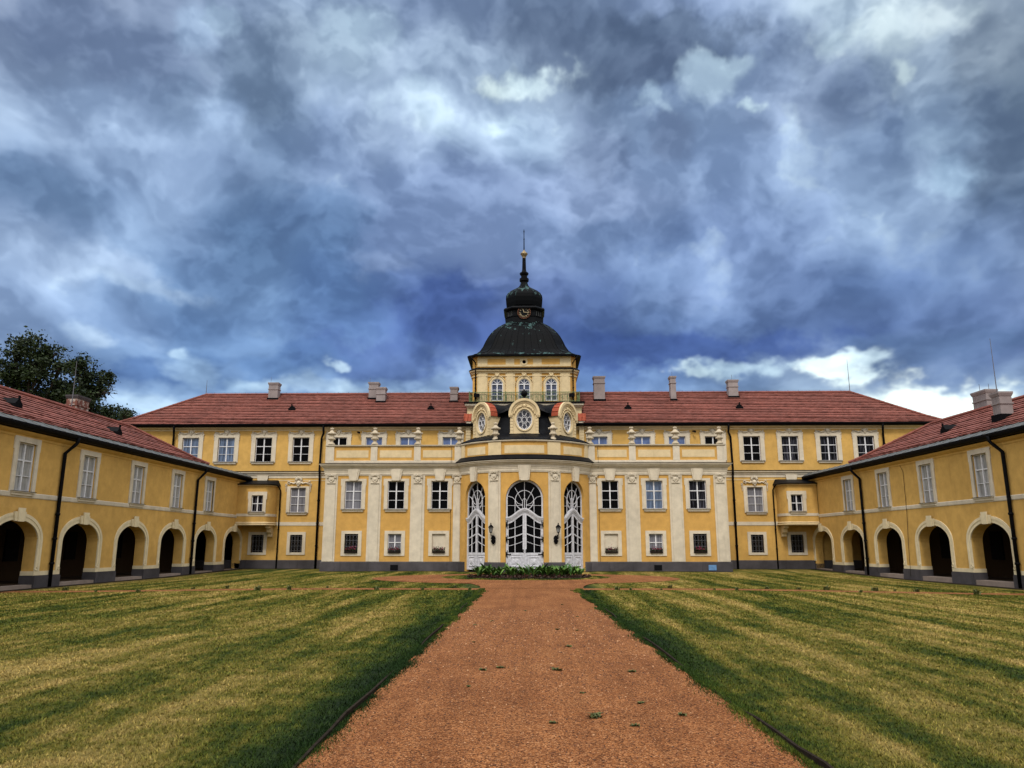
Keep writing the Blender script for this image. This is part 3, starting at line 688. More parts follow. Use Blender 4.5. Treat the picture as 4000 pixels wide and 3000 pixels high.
# ------------------------------------------------------------------ tower
TX=-.04; TY=9.65; TW=4.2; TC=.42
def chsq(w,c,z,cx=TX,cy=TY): return [(cx-w+c,cy-w,z),(cx+w-c,cy-w,z),(cx+w,cy-w+c,z),(cx+w,cy+w-c,z),(cx+w-c,cy+w,z),(cx-w+c,cy+w,z),(cx-w,cy+w-c,z),(cx-w,cy-w+c,z)]
def path8(w,c): return [(x,y) for x,y,z in chsq(w,c,0)]
mb=MB(); mb.box(TX-4.56,TX+4.56,5.26,14.1,8.0,12.6); mb.build('tower_base',M['paleyellow'],pal)
mb=MB(); mb.stack([[(TX-a,TY-a,z),(TX+a,TY-a,z),(TX+a,TY+a,z),(TX-a,TY+a,z)] for a,z in ((4.5,12.5),(4.62,12.6),(4.72,12.66),(4.72,12.80))]); mb.build('tower_base_cornice',M['cream'],pal)
MB().box(TX-4.8,TX+4.8,TY-4.8,TY+4.8,12.803,12.93).build('balcony_floor',M['black'],pal)
fy=TY-TW
wz=13.1
tops=[(TX+k*2.18,.47,wz,14.46,.47) for k in (-1,0,1)]
fm=lambda s,d,z:(s,fy+d,z)
mb=holed(MB(),fm,TX-TW+TC,TX+TW-TC,12.93,16.85,tops+[(TX,.155,16.155,16.31,.155)],.16)
P8=path8(TW,TC)
for i in range(1,8): 
    a,b=P8[i],P8[(i+1)%8]; mb.quad((*a,12.93),(*b,12.93),(*b,16.85),(*a,16.85))
mb.build('tower_wall',M['ochre'],pal)
# window units of the tower
def tower_frame():
    mb=MB(); w=.47; arch=[(-w*math.cos(PI*k/16),1.36+w*math.sin(PI*k/16)) for k in range(17)]
    mb.ribbon([(-w+.03,0)]+[(x*.935,1.36+(z-1.36)*.935) for x,z in arch]+[(w-.03,0)],.075,.02,.09)
    mb.box(-w,w,.02,.09,1.33,1.40).box(-.045,.045,.015,.09,0,1.34).box(-w,w,.03,.09,.0,.08)
    for z in (.45,.9): mb.box(-w,w,.04,.09,z-.018,z+.018)
    for a in (PI/2,PI*.25,PI*.75): mb.ribbon([(0,1.40),(w*.93*math.cos(a),1.36+w*.93*math.sin(a))],.04,.03,.09)
    return mb
def tower_pane():
    w=.46; return MB().add([(-w,.1,.01),(w,.1,.01)]+[(w*math.cos(PI*k/16),.1,1.36+w*math.sin(PI*k/16)) for k in range(17)],[tuple(range(19))])
def tower_sur():
    mb=MB(); w=.47; mb.ribbon([(-w-.08,-.12)]+[(-(w+.08)*math.cos(PI*k/16),1.36+(w+.08)*math.sin(PI*k/16)) for k in range(17)]+[(w+.08,-.12)],.16,-.05,-.002); return mb
def tower_orn():
    mb=MB()
    for k in range(7):
        a=PI*(.1+.8*k/6); mb.tube([(.06*math.cos(a),-.06,2.06+.05*math.sin(a)),(.2*math.cos(a),-.08,2.10+.24*math.sin(a))],[.03,.055],6)
    ball(mb,0,-.07,2.06,.12)
    for s in (-1,1):
        tub(mb,[(s*(.12+.50*t),2.05-.42*t*t) for t in [i/7 for i in range(8)]],[.05,.05,.045,.05,.045,.04,.04,.035],-.05)
        for k in range(5): ball(mb,s*(.68+.015*(k%2)),-.04,1.58-.1*k,.05-.004*k,n=6)
    return mb
for k in (-1,0,1):
    o=link('tower_window',cached(('tower_window',),tower_frame,M['white']),pal,(TX+k*2.18,fy,wz))
    link('pane',cached(('tpane',),tower_pane,M['towerglass']),o); link('surround',cached(('tsur',),tower_sur,M['paleyellow']),o); link('garland_relief',cached(('torn',),tower_orn,M['paleyellow'],True),o)
g=[(TX+.155*math.sin(2*PI*k/16),fy+.12,16.31+.155*math.cos(2*PI*k/16)) for k in range(16)]
mb=MB(); mb.ribbon([(TX+.22*math.sin(2*PI*k/20),16.31+.22*math.cos(2*PI*k/20)) for k in range(20)],.13,fy-.06,fy-.002,True); ocu=mb.build('oculus',M['paleyellow'],pal)
MB().add(g,[tuple(range(16))]).build('oculus_void',M['blackvoid'],ocu)
# tower pilasters
for x0,x1 in ((-3.78,-2.96),(-1.51,-.75),(.65,1.41),(2.88,3.70)):
    a,b=TX+x0,TX+x1; MB().box(a,b,fy-.05,fy-.001,12.94,15.35).box(a+.12,b-.12,fy-.08,fy-.05,12.94,15.35).build('tower_pilaster',M['paleyellow'],pal)
sweep(MB(),P8,[(.002,15.1),(.09,15.1),(.09,15.16),(.002,15.16)],True).build('tower_neck_moulding',M['paleyellow'],pal)
# frieze: cream sheet with framed ochre panels
for x0,x1 in ((-2.97,-1.5),(-.8,-.36),(.28+.06,.66+.08),(1.4,2.87)):
    pass
mb=MB(); ps=[(-2.97,-1.5),(-.80,-.34),(.26,.72),(1.42,2.89)]
fz0,fz1=15.93,16.8
mb=MB(); mb.box(TX-TW+TC,TX-.16,fy-.03,fy-.001,fz0,fz1).box(TX+.16,TX+TW-TC,fy-.03,fy-.001,fz0,fz1).box(TX-.16,TX+.16,fy-.03,fy-.001,fz0,16.15).box(TX-.16,TX+.16,fy-.03,fy-.001,16.47,fz1)
mb.build('tower_frieze',M['paleyellow'],pal)
for a,b in ps: MB().box(TX+a,TX+b,fy-.036,fy-.03,16.09,16.57).build('frieze_panel',M['ochre'],pal)
sweep(MB(),P8,[(.002,15.36),(.08,15.36),(.10,15.45),(.24,15.53),(.27,15.62),(.002,15.66)],True).build('tower_cornice',M['paleyellow'],pal)
sweep(MB(),P8,[(.002,15.665),(.30,15.63),(.31,15.66),(.03,15.86),(.002,15.86)],True).build('tower_cornice_roof',M['blackroof'],pal)
for s in (-1,1):   # chamfer panels
    cxm=TX+s*(TW-TC/2); cym=TY-TW+TC/2; 
    MB().box(-.17,.17,-.02,0,13.0,14.9).build('tower_panel',M['ochre'],pal,False,(cxm,cym,0),s*R(45))
    pipe([(TX+s*4.35,TY-4.4,16.75),(TX+s*4.1,TY-4.25,16.45),(TX+s*3.93,fy-.05,16.2),(TX+s*3.93,fy-.05,15.7),(TX+s*3.93,fy-.32,15.62),(TX+s*3.93,fy-.07,15.3),(TX+s*3.93,fy-.07,13)],.05)
# railing
def railing():
    w=4.4; y0=TY-w-.0; mb=MB(); path=[(TX-w,TY+w),(TX-w,TY-w),(TX+w,TY-w),(TX+w,TY+w)]
    sweep(mb,path,[(-.025,13.74),(.025,13.74),(.025,13.79),(-.025,13.79)]); sweep(mb,path,[(-.015,13.03),(.015,13.03),(.015,13.06),(-.015,13.06)])
    for (ax,ay),(bx,by) in zip(path,path[1:]):
        n=int(math.hypot(bx-ax,by-ay)/.135)
        for k in range(n+1):
            x,y=ax+(bx-ax)*k/n,ay+(by-ay)*k/n; mb.box(x-.012,x+.012,y-.012,y+.012,12.93,13.74)
            if k%3==1: mb.box(x-.045,x+.045,y-.01,y+.01,13.33,13.5)
    for x,y in path+[(TX-1.5,TY-w),(TX+1.5,TY-w)]: mb.box(x-.03,x+.03,y-.03,y+.03,12.93,13.85)
    return mb.build('balcony_railing',M['greeniron'],pal)
railing()
# dome
dp=[(4.50,16.78),(4.52,16.86),(4.05,17.2),(3.68,17.55),(3.42,18.0),(3.22,18.5),(3.0,18.95),(2.78,19.3),(2.5,19.65),(2.2,19.95),(1.9,20.2),(1.62,20.4),(1.55,20.5)]
mb=MB(); mb.stack([chsq(w,w*.24 if i>1 else .45,z) for i,(w,z) in enumerate(dp)]); 
dome=mb.build('dome',M['copper'],pal)
mb=MB()
for k in range(-4,5):
    mb.tube([(TX+k*w*.17,TY-w-.005,z) for w,z in dp[1:]],.018,4)
for s in (-1,1):
    for (sa,sb) in ((1,0),(0,1)):
        mb.tube([(TX+s*(w-(w*.24 if i>0 else .45)*sa),TY-w+(w*.24 if i>0 else .45)*sb,z) for i,(w,z) in enumerate(dp[1:])],.035,5)
mb.build('dome_seams',M['copper'],dome)
sweep(MB(),path8(4.2,.42),[(.002,16.80),(.28,16.70),(.42,16.72),(.44,16.86),(.002,16.90)],True).build('tower_eaves',M['black'],pal)
# lantern with clock
lp=[(1.62,20.42),(1.60,20.95),(1.66,20.98),(1.66,21.02),(1.52,21.04),(1.52,21.55),(1.74,21.62),(1.78,21.72),(1.70,21.86),(1.40,21.95)]
mb=MB(); mb.stack([chsq(w,w*.42,z) for w,z in lp]); lan=mb.build('lantern',M['blackroof'],pal)
for s in (-1,1):
    for k in range(3):
        t=.25+.25*k; x=s*(1.52*.58+1.52*.42*t); y=-1.52+1.52*.42*t; MB().tube([(TX+x*1.01,TY+y*1.01-.01,21.08),(TX+x*1.01,TY+y*1.01-.01,21.48)],.022,4).build('louvre_bar',M['zinc'],lan)
cz=21.28; cy=TY-1.60
mb=MB(); mb.lathe([(.62,0),(.62,.06)],0,0,28); 
ck=mb; vs=[(TX+x,cy-z,cz+y) for x,y,z in mb.v]; clock=MB(); clock.add(vs,mb.f); clock=clock.build('clock',M['blackroof'],pal)
for k in range(12):
    a=2*PI*k/12; r0,r1=.30,.43; dx,dz=math.sin(a),math.cos(a); mb=MB()
    for off in {0:(-.05,.05),3:(-.04,.04),6:(-.05,.05),7:(-.05,.05),8:(-.06,.0,.06),5:(-.03,.03)}.get(k,(0,)):
        cxn,czn=TX+dz*off,cz-dx*off; mb.ribbon([(cxn+dx*r0,czn+dz*r0),(cxn+dx*r1,czn+dz*r1)],.035,cy-.085,cy-.07)
    mb.build('clock_numeral',M['gilt'],clock)
for a,l,w in ((R(-22),.27,.026),(R(91),.36,.02)):
    mb=MB(); mb.ribbon([(TX-math.sin(a)*.05,cz-math.cos(a)*.05),(TX+math.sin(a)*l,cz+math.cos(a)*l)],w*2,cy-.10,cy-.085); mb.build('clock_hand',M['gilt'],clock)
mb=MB()
for s in (-1,1):
    for k in range(9):
        a=PI*(1.0-.09*k); x,z=s*.54*math.sin(a),.54*math.cos(a); b=a-.5
        for q in (-.6,.6):
            mb.tube([(TX+x,cy-.08,cz+z),(TX+x+s*.13*math.sin(b+q-PI/2+.0),cy-.10,cz+z+.13*math.cos(b+q-PI/2))],[.03,.008],4)
mb.build('laurel_wreath',M['wreath'],clock)
# onion, spire
op=[(1.40,21.93),(1.50,22.05),(1.57,22.4),(1.60,22.8),(1.56,23.1),(1.40,23.38),(1.15,23.62),(.8,23.85),(.5,24.05),(.36,24.25),(.29,24.5)]
mb=MB(); mb.stack([chsq(w,w*.55,z) for w,z in op]); on=mb.build('onion_dome',M['copper'],pal)
mb=MB(); mb.lathe([(.30,24.45),(.30,24.58),(.41,24.66),(.41,24.9),(.28,24.95),(.27,25.18),(.38,25.28),(.40,25.42),(.24,25.52),(.18,25.7),(.15,26.8)],TX,TY,12); mb.build('spire',M['black'],pal,False)
mb=MB(); mb.lathe([(.13,26.78),(.17,26.84),(.14,26.92),(.20,27.0),(.24,27.08),(.33,27.2),(.33,27.26),(.22,27.36),(.14,27.46),(.07,27.56),(.06,27.62)],TX,TY,14); fin=mb.build('gilded_finial',M['gold'],pal,True)
mb=MB(); mb.lathe([(.05,27.6),(.04,28.6),(.06,28.62),(.06,28.68),(.035,28.7),(.03,29.3),(.06,29.33),(.05,29.38),(.01,29.6)],TX,TY,8); mb.build('spire_rod',M['black'],pal)

# ------------------------------------------------------------------ entrance doors
def door(loc,rz,hw,zs,rise,main):
    A=lambda k,f=1.:(-hw*f*math.cos(PI*k/24),zs+rise*f*math.sin(PI*k/24))
    z0=.12
    tr=lambda x,o=0:3.58+.60*(.5+.5*math.cos(PI*min(1,abs(x)/hw*1.08)))**1.0+o
    mb=MB(); mb.ribbon([(-hw+.06,z0)]+[A(k,.955) for k in range(25)]+[(hw-.06,z0)],.13,-.02,.12)
    xs=[-hw+2*hw*k/24 for k in range(25)]
    for o,w,y in ((.0,.11,-.16),(-.10,.09,-.12),(-.19,.10,-.07),(-.32,.16,-.03)): mb.ribbon([(x,tr(x,o)) for x in xs],w,y,.08)
    root=mb.build('door',M['doorwhite'],pal,False,loc,rz)
    g=MB(); g.add([(-hw,.06,1.2),(hw,.06,1.2)]+[(-A(k)[0],.06,A(k)[1]) for k in range(25)],[tuple(range(27))]); g.build('pane',M['dark'],root)
    # fanlight bars
    q=hw/1.3; b=.034
    mb=MB(); ctop=zs+rise
    mb.ribbon([(0,tr(0)),(0,ctop-.05)],b*1.2,-.01,.05)
    cr=.64*q; c0=zs-.1
    mb.ribbon([(cr*math.cos(a),c0+.66*math.sin(a)) for a in [PI*1.72*k/24-PI*.36 for k in range(25)]],b*1.3,-.012,.05)
    for s in (-1,1):
        mb.ribbon([(s*.66*q,tr(.66*q)),(s*.66*q,c0+.02)],b,-.008,.05)
        mb.ribbon([(s*.66*q,c0+.02),(s*.85*q,c0+.20),(s*1.18*q,c0+.28)],b,-.008,.05)
        mb.ribbon([(s*.66*q,c0+.02),(s*.45*q,c0-.22),(s*.12*q,c0-.32)],b,-.008,.05)
        mb.ribbon([(s*.16*q,c0-.05),(s*.38*q,c0+.34),(s*.66*q,c0+.84)],b*.8,-.006,.05)
        mb.ribbon([(s*.12*q,4.40),(s*hw,4.40)],b*.7,-.006,.05)
    mb.ribbon([(-.13*q,tr(0)),(-.13*q,c0-.02),(-.09*q,c0+.07),(0,c0+.11),(.09*q,c0+.07),(.13*q,c0-.02),(.13*q,tr(0))],b,-.012,.05)
    mb.build('fanlight_bars',M['doorwhite'],root)
    # leaves
    for s in (-1,1):
        mb=MB(); y0,y1=-.04,.05; xi=.10*q if not main else .13
        a,c=sorted((s*.0+s*.004,s*xi)); mb.box(a,c,y0-.02,y1,z0,tr(0,-.30))
        a,c=sorted((s*(hw-.02),s*(hw-.19*q))); mb.box(a,c,y0,y1,z0,tr(hw,-.3))
        a,c=sorted((s*xi,s*(hw-.19*q)))
        mb.box(a,c,y0,y1,1.10,1.27).box(a,c,y0,y1,z0,z0+.14).box(a,c,y0+.03,y1,z0+.14,1.10)
        # raised lower panel
        m=(a+c)/2; hwp=(c-a)/2-.07; zc=(z0+.14+1.10)/2; hz=(1.10-z0-.14)/2-.08
        rr=lambda k,y:[(m-hwp*k,y,zc-hz*k),(m+hwp*k,y,zc-hz*k),(m+hwp*k,y,zc+hz*k),(m-hwp*k,y,zc+hz*k)]
        mb.stack([rr(1,y0+.03),rr(.96,y0-.02),rr(.80,y0-.02),rr(.74,y0+.02),rr(.66,y0+.02),rr(.05,y0-.03)])
        xm=s*.66*q; mb.ribbon([(xm,1.26),(xm,tr(.66*q,-.36))],.048,y0+.01,y1)
        for z,w in ((1.70,.030),(2.22,.065),(2.80,.030)):
            f=lambda x:z+.36*(1-abs(x)/hw)**1.5
            pts=[(s*(xi+(hw-.19*q-xi)*k/8),0) for k in range(9)]; mb.ribbon([(x,f(x)) for x,_ in pts],w,y0+.015,y1)
        lf=mb.build('door_leaf',M['doorwhite'],root)
        if main:
            for z in (.35,1.17,2.15,3.12):
                h=MB(); xb=s*(hw-.02); h.box(min(xb,xb-s*.30),max(xb,xb-s*.30),y0-.035,y0-.005,z-.025,z+.025); h.box(xb-.05,xb+.05,y0-.06,y0,z-.16,z+.16)
                ball(h,xb-s*.30,y0-.02,z,.05,1,.4,1,6); h.box(xb-s*.09-.02,xb-s*.09+.02,y0-.035,y0-.005,z-.26,z+.26); h.build('hinge',M['black'],lf)
            h=MB(); ball(h,s*.10,y0-.07,1.45,.05,n=8); h.box(s*.10-.03,s*.10+.03,y0-.035,y0-.015,1.26,1.38); h.build('handle',M['black'],lf)
    return root
p=bow(0,.30); door(p,0,1.27,4.86,1.28,True)
for s in (-1,1):
    p=bow(s*SA,.30); door((p[0],p[1],0),s*SA,.97,4.95,1.19,False)

# ================================================================== WINGS
def wing(s,label,rz,XW):
    root=thing('wing_building',label,'building',(s*XW,D1,0),rz)
    U=(lambda u:-u) if s<0 else (lambda u:u)       # local x for distance u from the corner
    fm=lambda u,d,z:(U(u),d,z)
    K=range(0,8); AC=[1.8+5.0*k for k in K]; U1=39.5
    hw,zs,rise=1.58,1.93,.92
    ops=[(u,hw,.0,zs,rise) for u in AC]+[(u,.615,4.06,6.19,0) for u in AC[1:]]
    mb=MB()
    o1=[o for o in ops if o[2]<1]; o2=[o for o in ops if o[2]>1]
    holed(mb,fm,0,U1,-.3,3.3,o1,.6); holed(mb,fm,0,U1,3.3,6.6,o2,.13)
    # back of the building and the far end
    mb.quad(fm(0,7.6,-.3),fm(U1,7.6,-.3),fm(U1,7.6,6.6),fm(0,7.6,6.6)).quad(fm(U1,0,-.3),fm(U1,7.6,-.3),fm(U1,7.6,6.6),fm(U1,0,6.6))
    mb.build('wall',M['yellow'],root)
    # arcade walk behind the arches
    mb=MB(); mb.quad(fm(0,3.5,-.3),fm(U1,3.5,-.3),fm(U1,3.5,3.25),fm(0,3.5,3.25)).quad(fm(0,.6,3.25),fm(U1,.6,3.25),fm(U1,3.5,3.25),fm(0,3.5,3.25)).quad(fm(.0,.6,-.3),fm(.0,3.5,-.3),fm(.0,3.5,3.25),fm(.0,.6,3.25))
    for k in range(9):
        u=-.7+5*k
        if .3<u<U1: mb.box(min(U(u-.25),U(u+.25)),max(U(u-.25),U(u+.25)),.601,3.499,2.75,3.249)
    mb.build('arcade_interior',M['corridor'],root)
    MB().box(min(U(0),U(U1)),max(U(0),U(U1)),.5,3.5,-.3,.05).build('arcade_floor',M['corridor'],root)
    for u in AC[1:]:
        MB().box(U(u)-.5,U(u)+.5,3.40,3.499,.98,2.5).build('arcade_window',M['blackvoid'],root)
    # piers: plinth stones and moulded bases
    for k in range(len(AC)):
        u0=(AC[k]+hw-.0); u1=(AC[k+1]-hw) if k+1<len(AC) else None
        if u1 is None: continue
        a,b=sorted((U(u0-.06),U(u1+.06)))
        MB().box(a,b,-.09,.62,-.35,.37).box(a+.02,b-.02,-.065,.61,.37,.41).build('pier_plinth',M['stone'],root)
        MB().box(a+.01,b-.01,-.035,.6,.412,.60).build('pier_base',M['archcream'],root)
    a,b=sorted((U(.0),U(AC[0]-hw)))
    if b-a>.05: MB().box(a,b,-.05,.6,-.35,.41).build('pier_plinth',M['stone'],root)
    for u in AC:
        a,b=sorted((U(u-hw+.07),U(u+hw-.07)))
        MB().box(a,b,-.02,.7,-.35,.055 if s>0 else .02).build('arch_step',M['step'],root)
        mb=MB()
        def arc(rr,dz=0): return [(U(u)-(hw+rr)*math.cos(PI*k/24),zs+(rise+rr)*math.sin(PI*k/24)) for k in range(25)]
        def full(rr): A=arc(rr); return [(A[0][0],.60)]+A+[(A[-1][0],.60)]
        mb.ribbon(full(.24),.14,-.045,-.001)
        # inner stepped order
        for rr,w,y0,y1 in ((.12,.12,-.025,-.001),(.03,.07,-.035,.03)): mb.ribbon(full(rr),w,y0,y1)
        for e in (-1,1):
            tub(mb,spiral(U(u)+e*(hw+.05),.70,.02,.11,PI*.5,e*1.,10),.05,-.02)
        am=mb.build('arch_moulding',M['archcream'],root)
        zt=zs+rise
        mb=MB(); mb.prism([(U(u)-.33,zt-.07),(U(u)+.33,zt-.07),(U(u)+.40,zt+.34),(U(u)-.40,zt+.34)],-.12,-.0455)
        mb.prism([(U(u)-.19,zt-.09),(U(u)+.19,zt-.09),(U(u)+.24,zt+.50),(U(u)-.24,zt+.50)],-.17,-.12); mb.build('keystone',M['archcream'],am)
    P=[fm(U1,0,0)[:2],fm(0,0,0)[:2]] if s<0 else [fm(0,0,0)[:2],fm(U1,0,0)[:2]]
    sweep(MB(),P,[(.002,3.80),(.02,3.80),(.04,3.84),(.05,4.0),(.03,4.03),(.002,4.03)]).build('string_course',M['cream'],root)
    sweep(MB(),P,[(.002,6.40),(.03,6.40),(.04,6.50),(.12,6.55),(.20,6.62),(.22,6.68),(.002,6.68)]).build('eaves_cornice',M['yellow'],root)
    PG=[fm(U1,0,0)[:2],fm(-.0,0,0)[:2]] if s<0 else [fm(0,0,0)[:2],fm(U1,0,0)[:2]]
    sweep(MB(),PG,[(.002,6.685),(.42,6.74),(.50,6.80),(.53,6.88),(.53,6.97),(.44,6.97),(.002,6.80)]).build('gutter',M['black'],root)
    for i,u in enumerate(AC[1:]): window('wing','wingcurtain',root,(U(u),0,4.06))
    # roof: zinc eaves strip, red tiles with a hip, low metal end roof towards the palace
    VR=3.86; zE=6.98; zM=7.24; zR=9.36; v0=-.48; vm=.02; uh=7.2
    mb=MB(); mb.quad(fm(0,v0,zE),fm(U1,v0,zE),fm(U1,vm,zM),fm(0,vm,zM)); 
    for k in range(int(U1/.95)+1):
        u=k*.95+.2; mb.tube([fm(u,v0,zE+.01),fm(u+.12,vm,zM+.01)],.028,4)
    mb.build('eaves_strip',M['zinc'],root)
    prof=[(vm,zM),(vm+.7,zM+.32),(VR,zR)]
    mb=MB()
    ff=lambda x,y,z:fm(x,y,z)
    hip=lambda t:uh+(VR-vm)*t
    slope(mb,ff,prof,hip,lambda t:U1,.36,.26,.062)
    slope(mb,lambda x,y,z:fm(x,2*VR-y,z),prof,hip,lambda t:U1,.7,3,.05)
    pr=[(uh,zM),(uh+.7,zM+.32),(uh+VR-vm,zR)]
    slope(mb,lambda x,y,z:fm(y,x,z),pr,lambda t:vm+(VR-vm)*t,lambda t:2*VR-vm-(VR-vm)*t,.7,1,.05)
    roof=mb.build('roof',M['tile'],root)
    ridge_mb(MB(),[fm(uh,vm,zM+.07),fm(uh+.7,vm+.7,zM+.40),fm(uh+VR-vm,VR,zR+.06)]).build('hip_tiles',M['tile'],roof); ridge_mb(MB(),[fm(uh+VR-vm,VR,zR+.06),fm(U1,VR,zR+.06)]).build('ridge_tiles',M['tile'],roof)
    mb=MB(); mb.quad(fm(0,vm,zM-.01),fm(uh+.5,vm,zM-.01),fm(uh+.5,VR,zM+.12),fm(0,VR,zM+.12)).quad(fm(0,VR,zM+.12),fm(uh+.5,VR,zM+.12),fm(uh+.5,7.7,zM-.01),fm(0,7.7,zM-.01)); mb.build('end_roof',M['blackroof'],root)
    for u in (9.1,24.15) if s<0 else (8.9,23.8):
        pipe([fm(u-.35,-.49,6.85),fm(u-.35,-.47,6.62),fm(u-.30,-.40,6.5),fm(u+.0,-.13,6.05),fm(u,-.12,4.3),fm(u,-.12,-.2)],.085,root)
    return root,roof,fm,U
lw,lroof,lf,lU=wing(-1,'left yellow arcaded wing with a peeling chimney and black downpipes','',22.0) if 0 else wing(-1,'left yellow arcaded wing under red roof with one peeling brick chimney',R(90),22.0)
rw,rroof,rf,rU=wing(1,'right yellow arcaded wing under red roof with two tall grey chimneys',R(-90+1.75),22.0)
def wchim(fm,u,v,w,d,z0,z1,roof,m,rods=()):
    x,y,_=fm(u,v,0); c=chimney(x,y,w,d,z0,z1,roof,m)
    for du,h in rods: MB().tube([(x+du,y,z1),(x+du,y,z1+h)],.014,5).build('lightning_rod',M['greyiron'],c)
wchim(lf,16.3,4.3,1.25,.62,8.2,10.35,lroof,'peel')
wchim(rf,21.85,1.45,.62,.62,7.0,9.28,rroof,'chimney')
wchim(rf,15.9,4.4,1.3,.62,8.4,10.55,rroof,'chimney',((-.35,.5),(.5,.35)))
for fm,U,roof,us in ((lf,lU,lroof,(25.6,16.6)),(rf,rU,rroof,(16.4,))):
    for u in us:
        x,y,_=fm(u,1.45,0); vent(x,y,7.24+.32+(9.36-7.56)*(1.43-.7)/3.14,roof)
mb=MB(); x,y,_=lf(17.6,3.86,0); mb.tube([(x,y,9.3),(x,y,12.2)],[.03,.012],6); mb.build('lightning_rod',M['greyiron'],lroof)
mb=MB(); x,y,_=rf(17.9,3.86,0); mb.tube([(x,y,9.3),(x-.0,y,13.2)],[.03,.012],6); mb.build('lightning_rod',M['greyiron'],rroof)
mb=MB(); pts=[rf(14.1,-.05,6.4),rf(14.4,-.05,6.0),rf(14.35,-.05,3.6),rf(14.2,-.06,2.0),rf(14.15,-.1,0)]; mb.tube(pts,.014,4); mb.build('lightning_cable',M['edging'],rw)
for s,m in ((-1,'edging'),(1,'edging')): 
    MB().tube([(s*5.25,-.05,8.7),(s*5.25,-.36,7.4),(s*5.25,-.03,7.0),(s*5.25,-.03,.5)],.013,4).build('lightning_cable',M[m],pal)

# ================================================================== URNS, LANTERNS, FLOWER BOXES
def urn_meshes():
    mb=MB(); prof=[(.30,0),(.30,.08),(.20,.16),(.14,.26),(.16,.34),(.27,.40),(.29,.48),(.22,.54),(.21,.72),(.24,.76),(.33,.80),(.34,.86),(.26,.92),(.20,.97),(.15,1.03),(.10,1.06),(.10,1.10)]
    mb.lathe(prof,0,0,14); body=mb
    fl=MB()
    for k in range(6):
        a=2*PI*k/6; fl.tube([(.05*math.cos(a),.05*math.sin(a),1.08),(.11*math.cos(a),.11*math.sin(a),1.18),(.15*math.cos(a),.15*math.sin(a),1.25)],[.04,.05,.02],5)
    ball(fl,0,0,1.19,.09); sw=MB()
    for k in range(8):
        a=2*PI*k/8; ball(sw,.32*math.cos(a),.32*math.sin(a),.83,.085,n=6); ball(sw,.27*math.cos(a+.4),.27*math.sin(a+.4),.44,.07,n=6)
    return body,fl,sw
ub,uf,us=urn_meshes()
u0=thing('stone_urn','','urn',(0,0,-50))
ub.build('urn_body',M['urn'],u0,True); uf.build('flame_top',M['urn'],u0,True); us.build('leaf_band',M['urn'],u0,True)
UR=[(-14.03,.12,'stone urn on the outer left end of the terrace parapet'),(-10.87,.12,'stone urn second from the outer left end of the terrace parapet'),(-7.73,.12,'stone urn third from the outer left end of the terrace parapet'),(-4.72,.12,'stone urn where the left terrace parapet meets the bow'),
    (4.72,.12,'stone urn where the right terrace parapet meets the bow'),(7.73,.12,'stone urn third from the outer right end of the terrace parapet'),(10.87,.12,'stone urn second from the outer right end of the terrace parapet'),(14.03,.12,'stone urn on the outer right end of the terrace parapet'),
    (bow(R(-22.8),.15)[0],bow(R(-22.8),.15)[1],'stone urn on the bow roof edge, left of the middle dormer'),(bow(R(22.8),.15)[0],bow(R(22.8),.15)[1],'stone urn on the bow roof edge, right of the middle dormer')]
for i,(x,y,lab) in enumerate(UR):
    o=u0 if i==0 else tree_copy(u0); o.scale=(.86,.86,1.); o.location=(x,y,8.88); o['label']=lab; o['group']='stone urns along the terrace parapet'; o['category']='urn'
def lantern():
    t=thing('wall_lantern','','lantern',(0,0,0))
    mb=MB(); mb.lathe([(.02,3.02),(.03,2.98),(.05,2.95),(.02,2.92),(.05,2.90),(.20,2.74),(.21,2.70),(.17,2.70)],0,-.42,6); mb.lathe([(.09,2.36),(.11,2.38),(.08,2.40),(.02,2.30)],0,-.42,6)
    for k in range(6):
        a=2*PI*k/6; mb.tube([(.16*math.cos(a),-.42+.16*math.sin(a),2.70),(.09*math.cos(a),-.42+.09*math.sin(a),2.38)],.014,4)
    mb.build('lantern_cage',M['black'],t)
    MB().lathe([(.145,2.69),(.08,2.40)],0,-.42,6).build('lantern_glass',M['wingcurtain'],t)
    mb=MB(); mb.tube([(0,-.42,2.32),(0,-.40,2.2),(.02,-.28,2.12),(.04,-.2,2.2),(.05,-.12,2.12),(.06,-.08,2.0)],.03,6); tub(mb,spiral(.03,2.06,.02,.12,0,1.2),.02,-.2); mb.build('bracket',M['black'],t)
    mb=MB(); mb.prism([(-.12,2.12),(0,2.2),(.12,2.12),(.18,1.98),(.10,1.92),(.17,1.8),(.08,1.66),(.03,1.60),(-.03,1.60),(-.08,1.66),(-.17,1.8),(-.10,1.92),(-.18,1.98)],-.07,-.0); ball(mb,0,-.06,1.9,.12,1,.6,1.5); mb.build('back_plate',M['black'],t)
    return t
l0=lantern()
for i,(s,lab) in enumerate(((-1,'black iron wall lantern on the pilaster left of the main door'),(1,'black iron wall lantern on the pilaster right of the main door'))):
    o=l0 if i==0 else tree_copy(l0); th=s*R(22.8); p=bow(th,-.11); o.location=(p[0],p[1],.22); o.rotation_euler=(0,0,th); tag(o,lab,'lantern','wall lanterns beside the main door')
def shade_attr(o,vals):
    a=o.data.attributes.new('shade','FLOAT_COLOR','POINT'); arr=np.ones((len(o.data.vertices),4),np.float32); arr[:,:3]=np.asarray(vals,np.float32)[:,None]; a.data.foreach_set('color',arr.ravel())
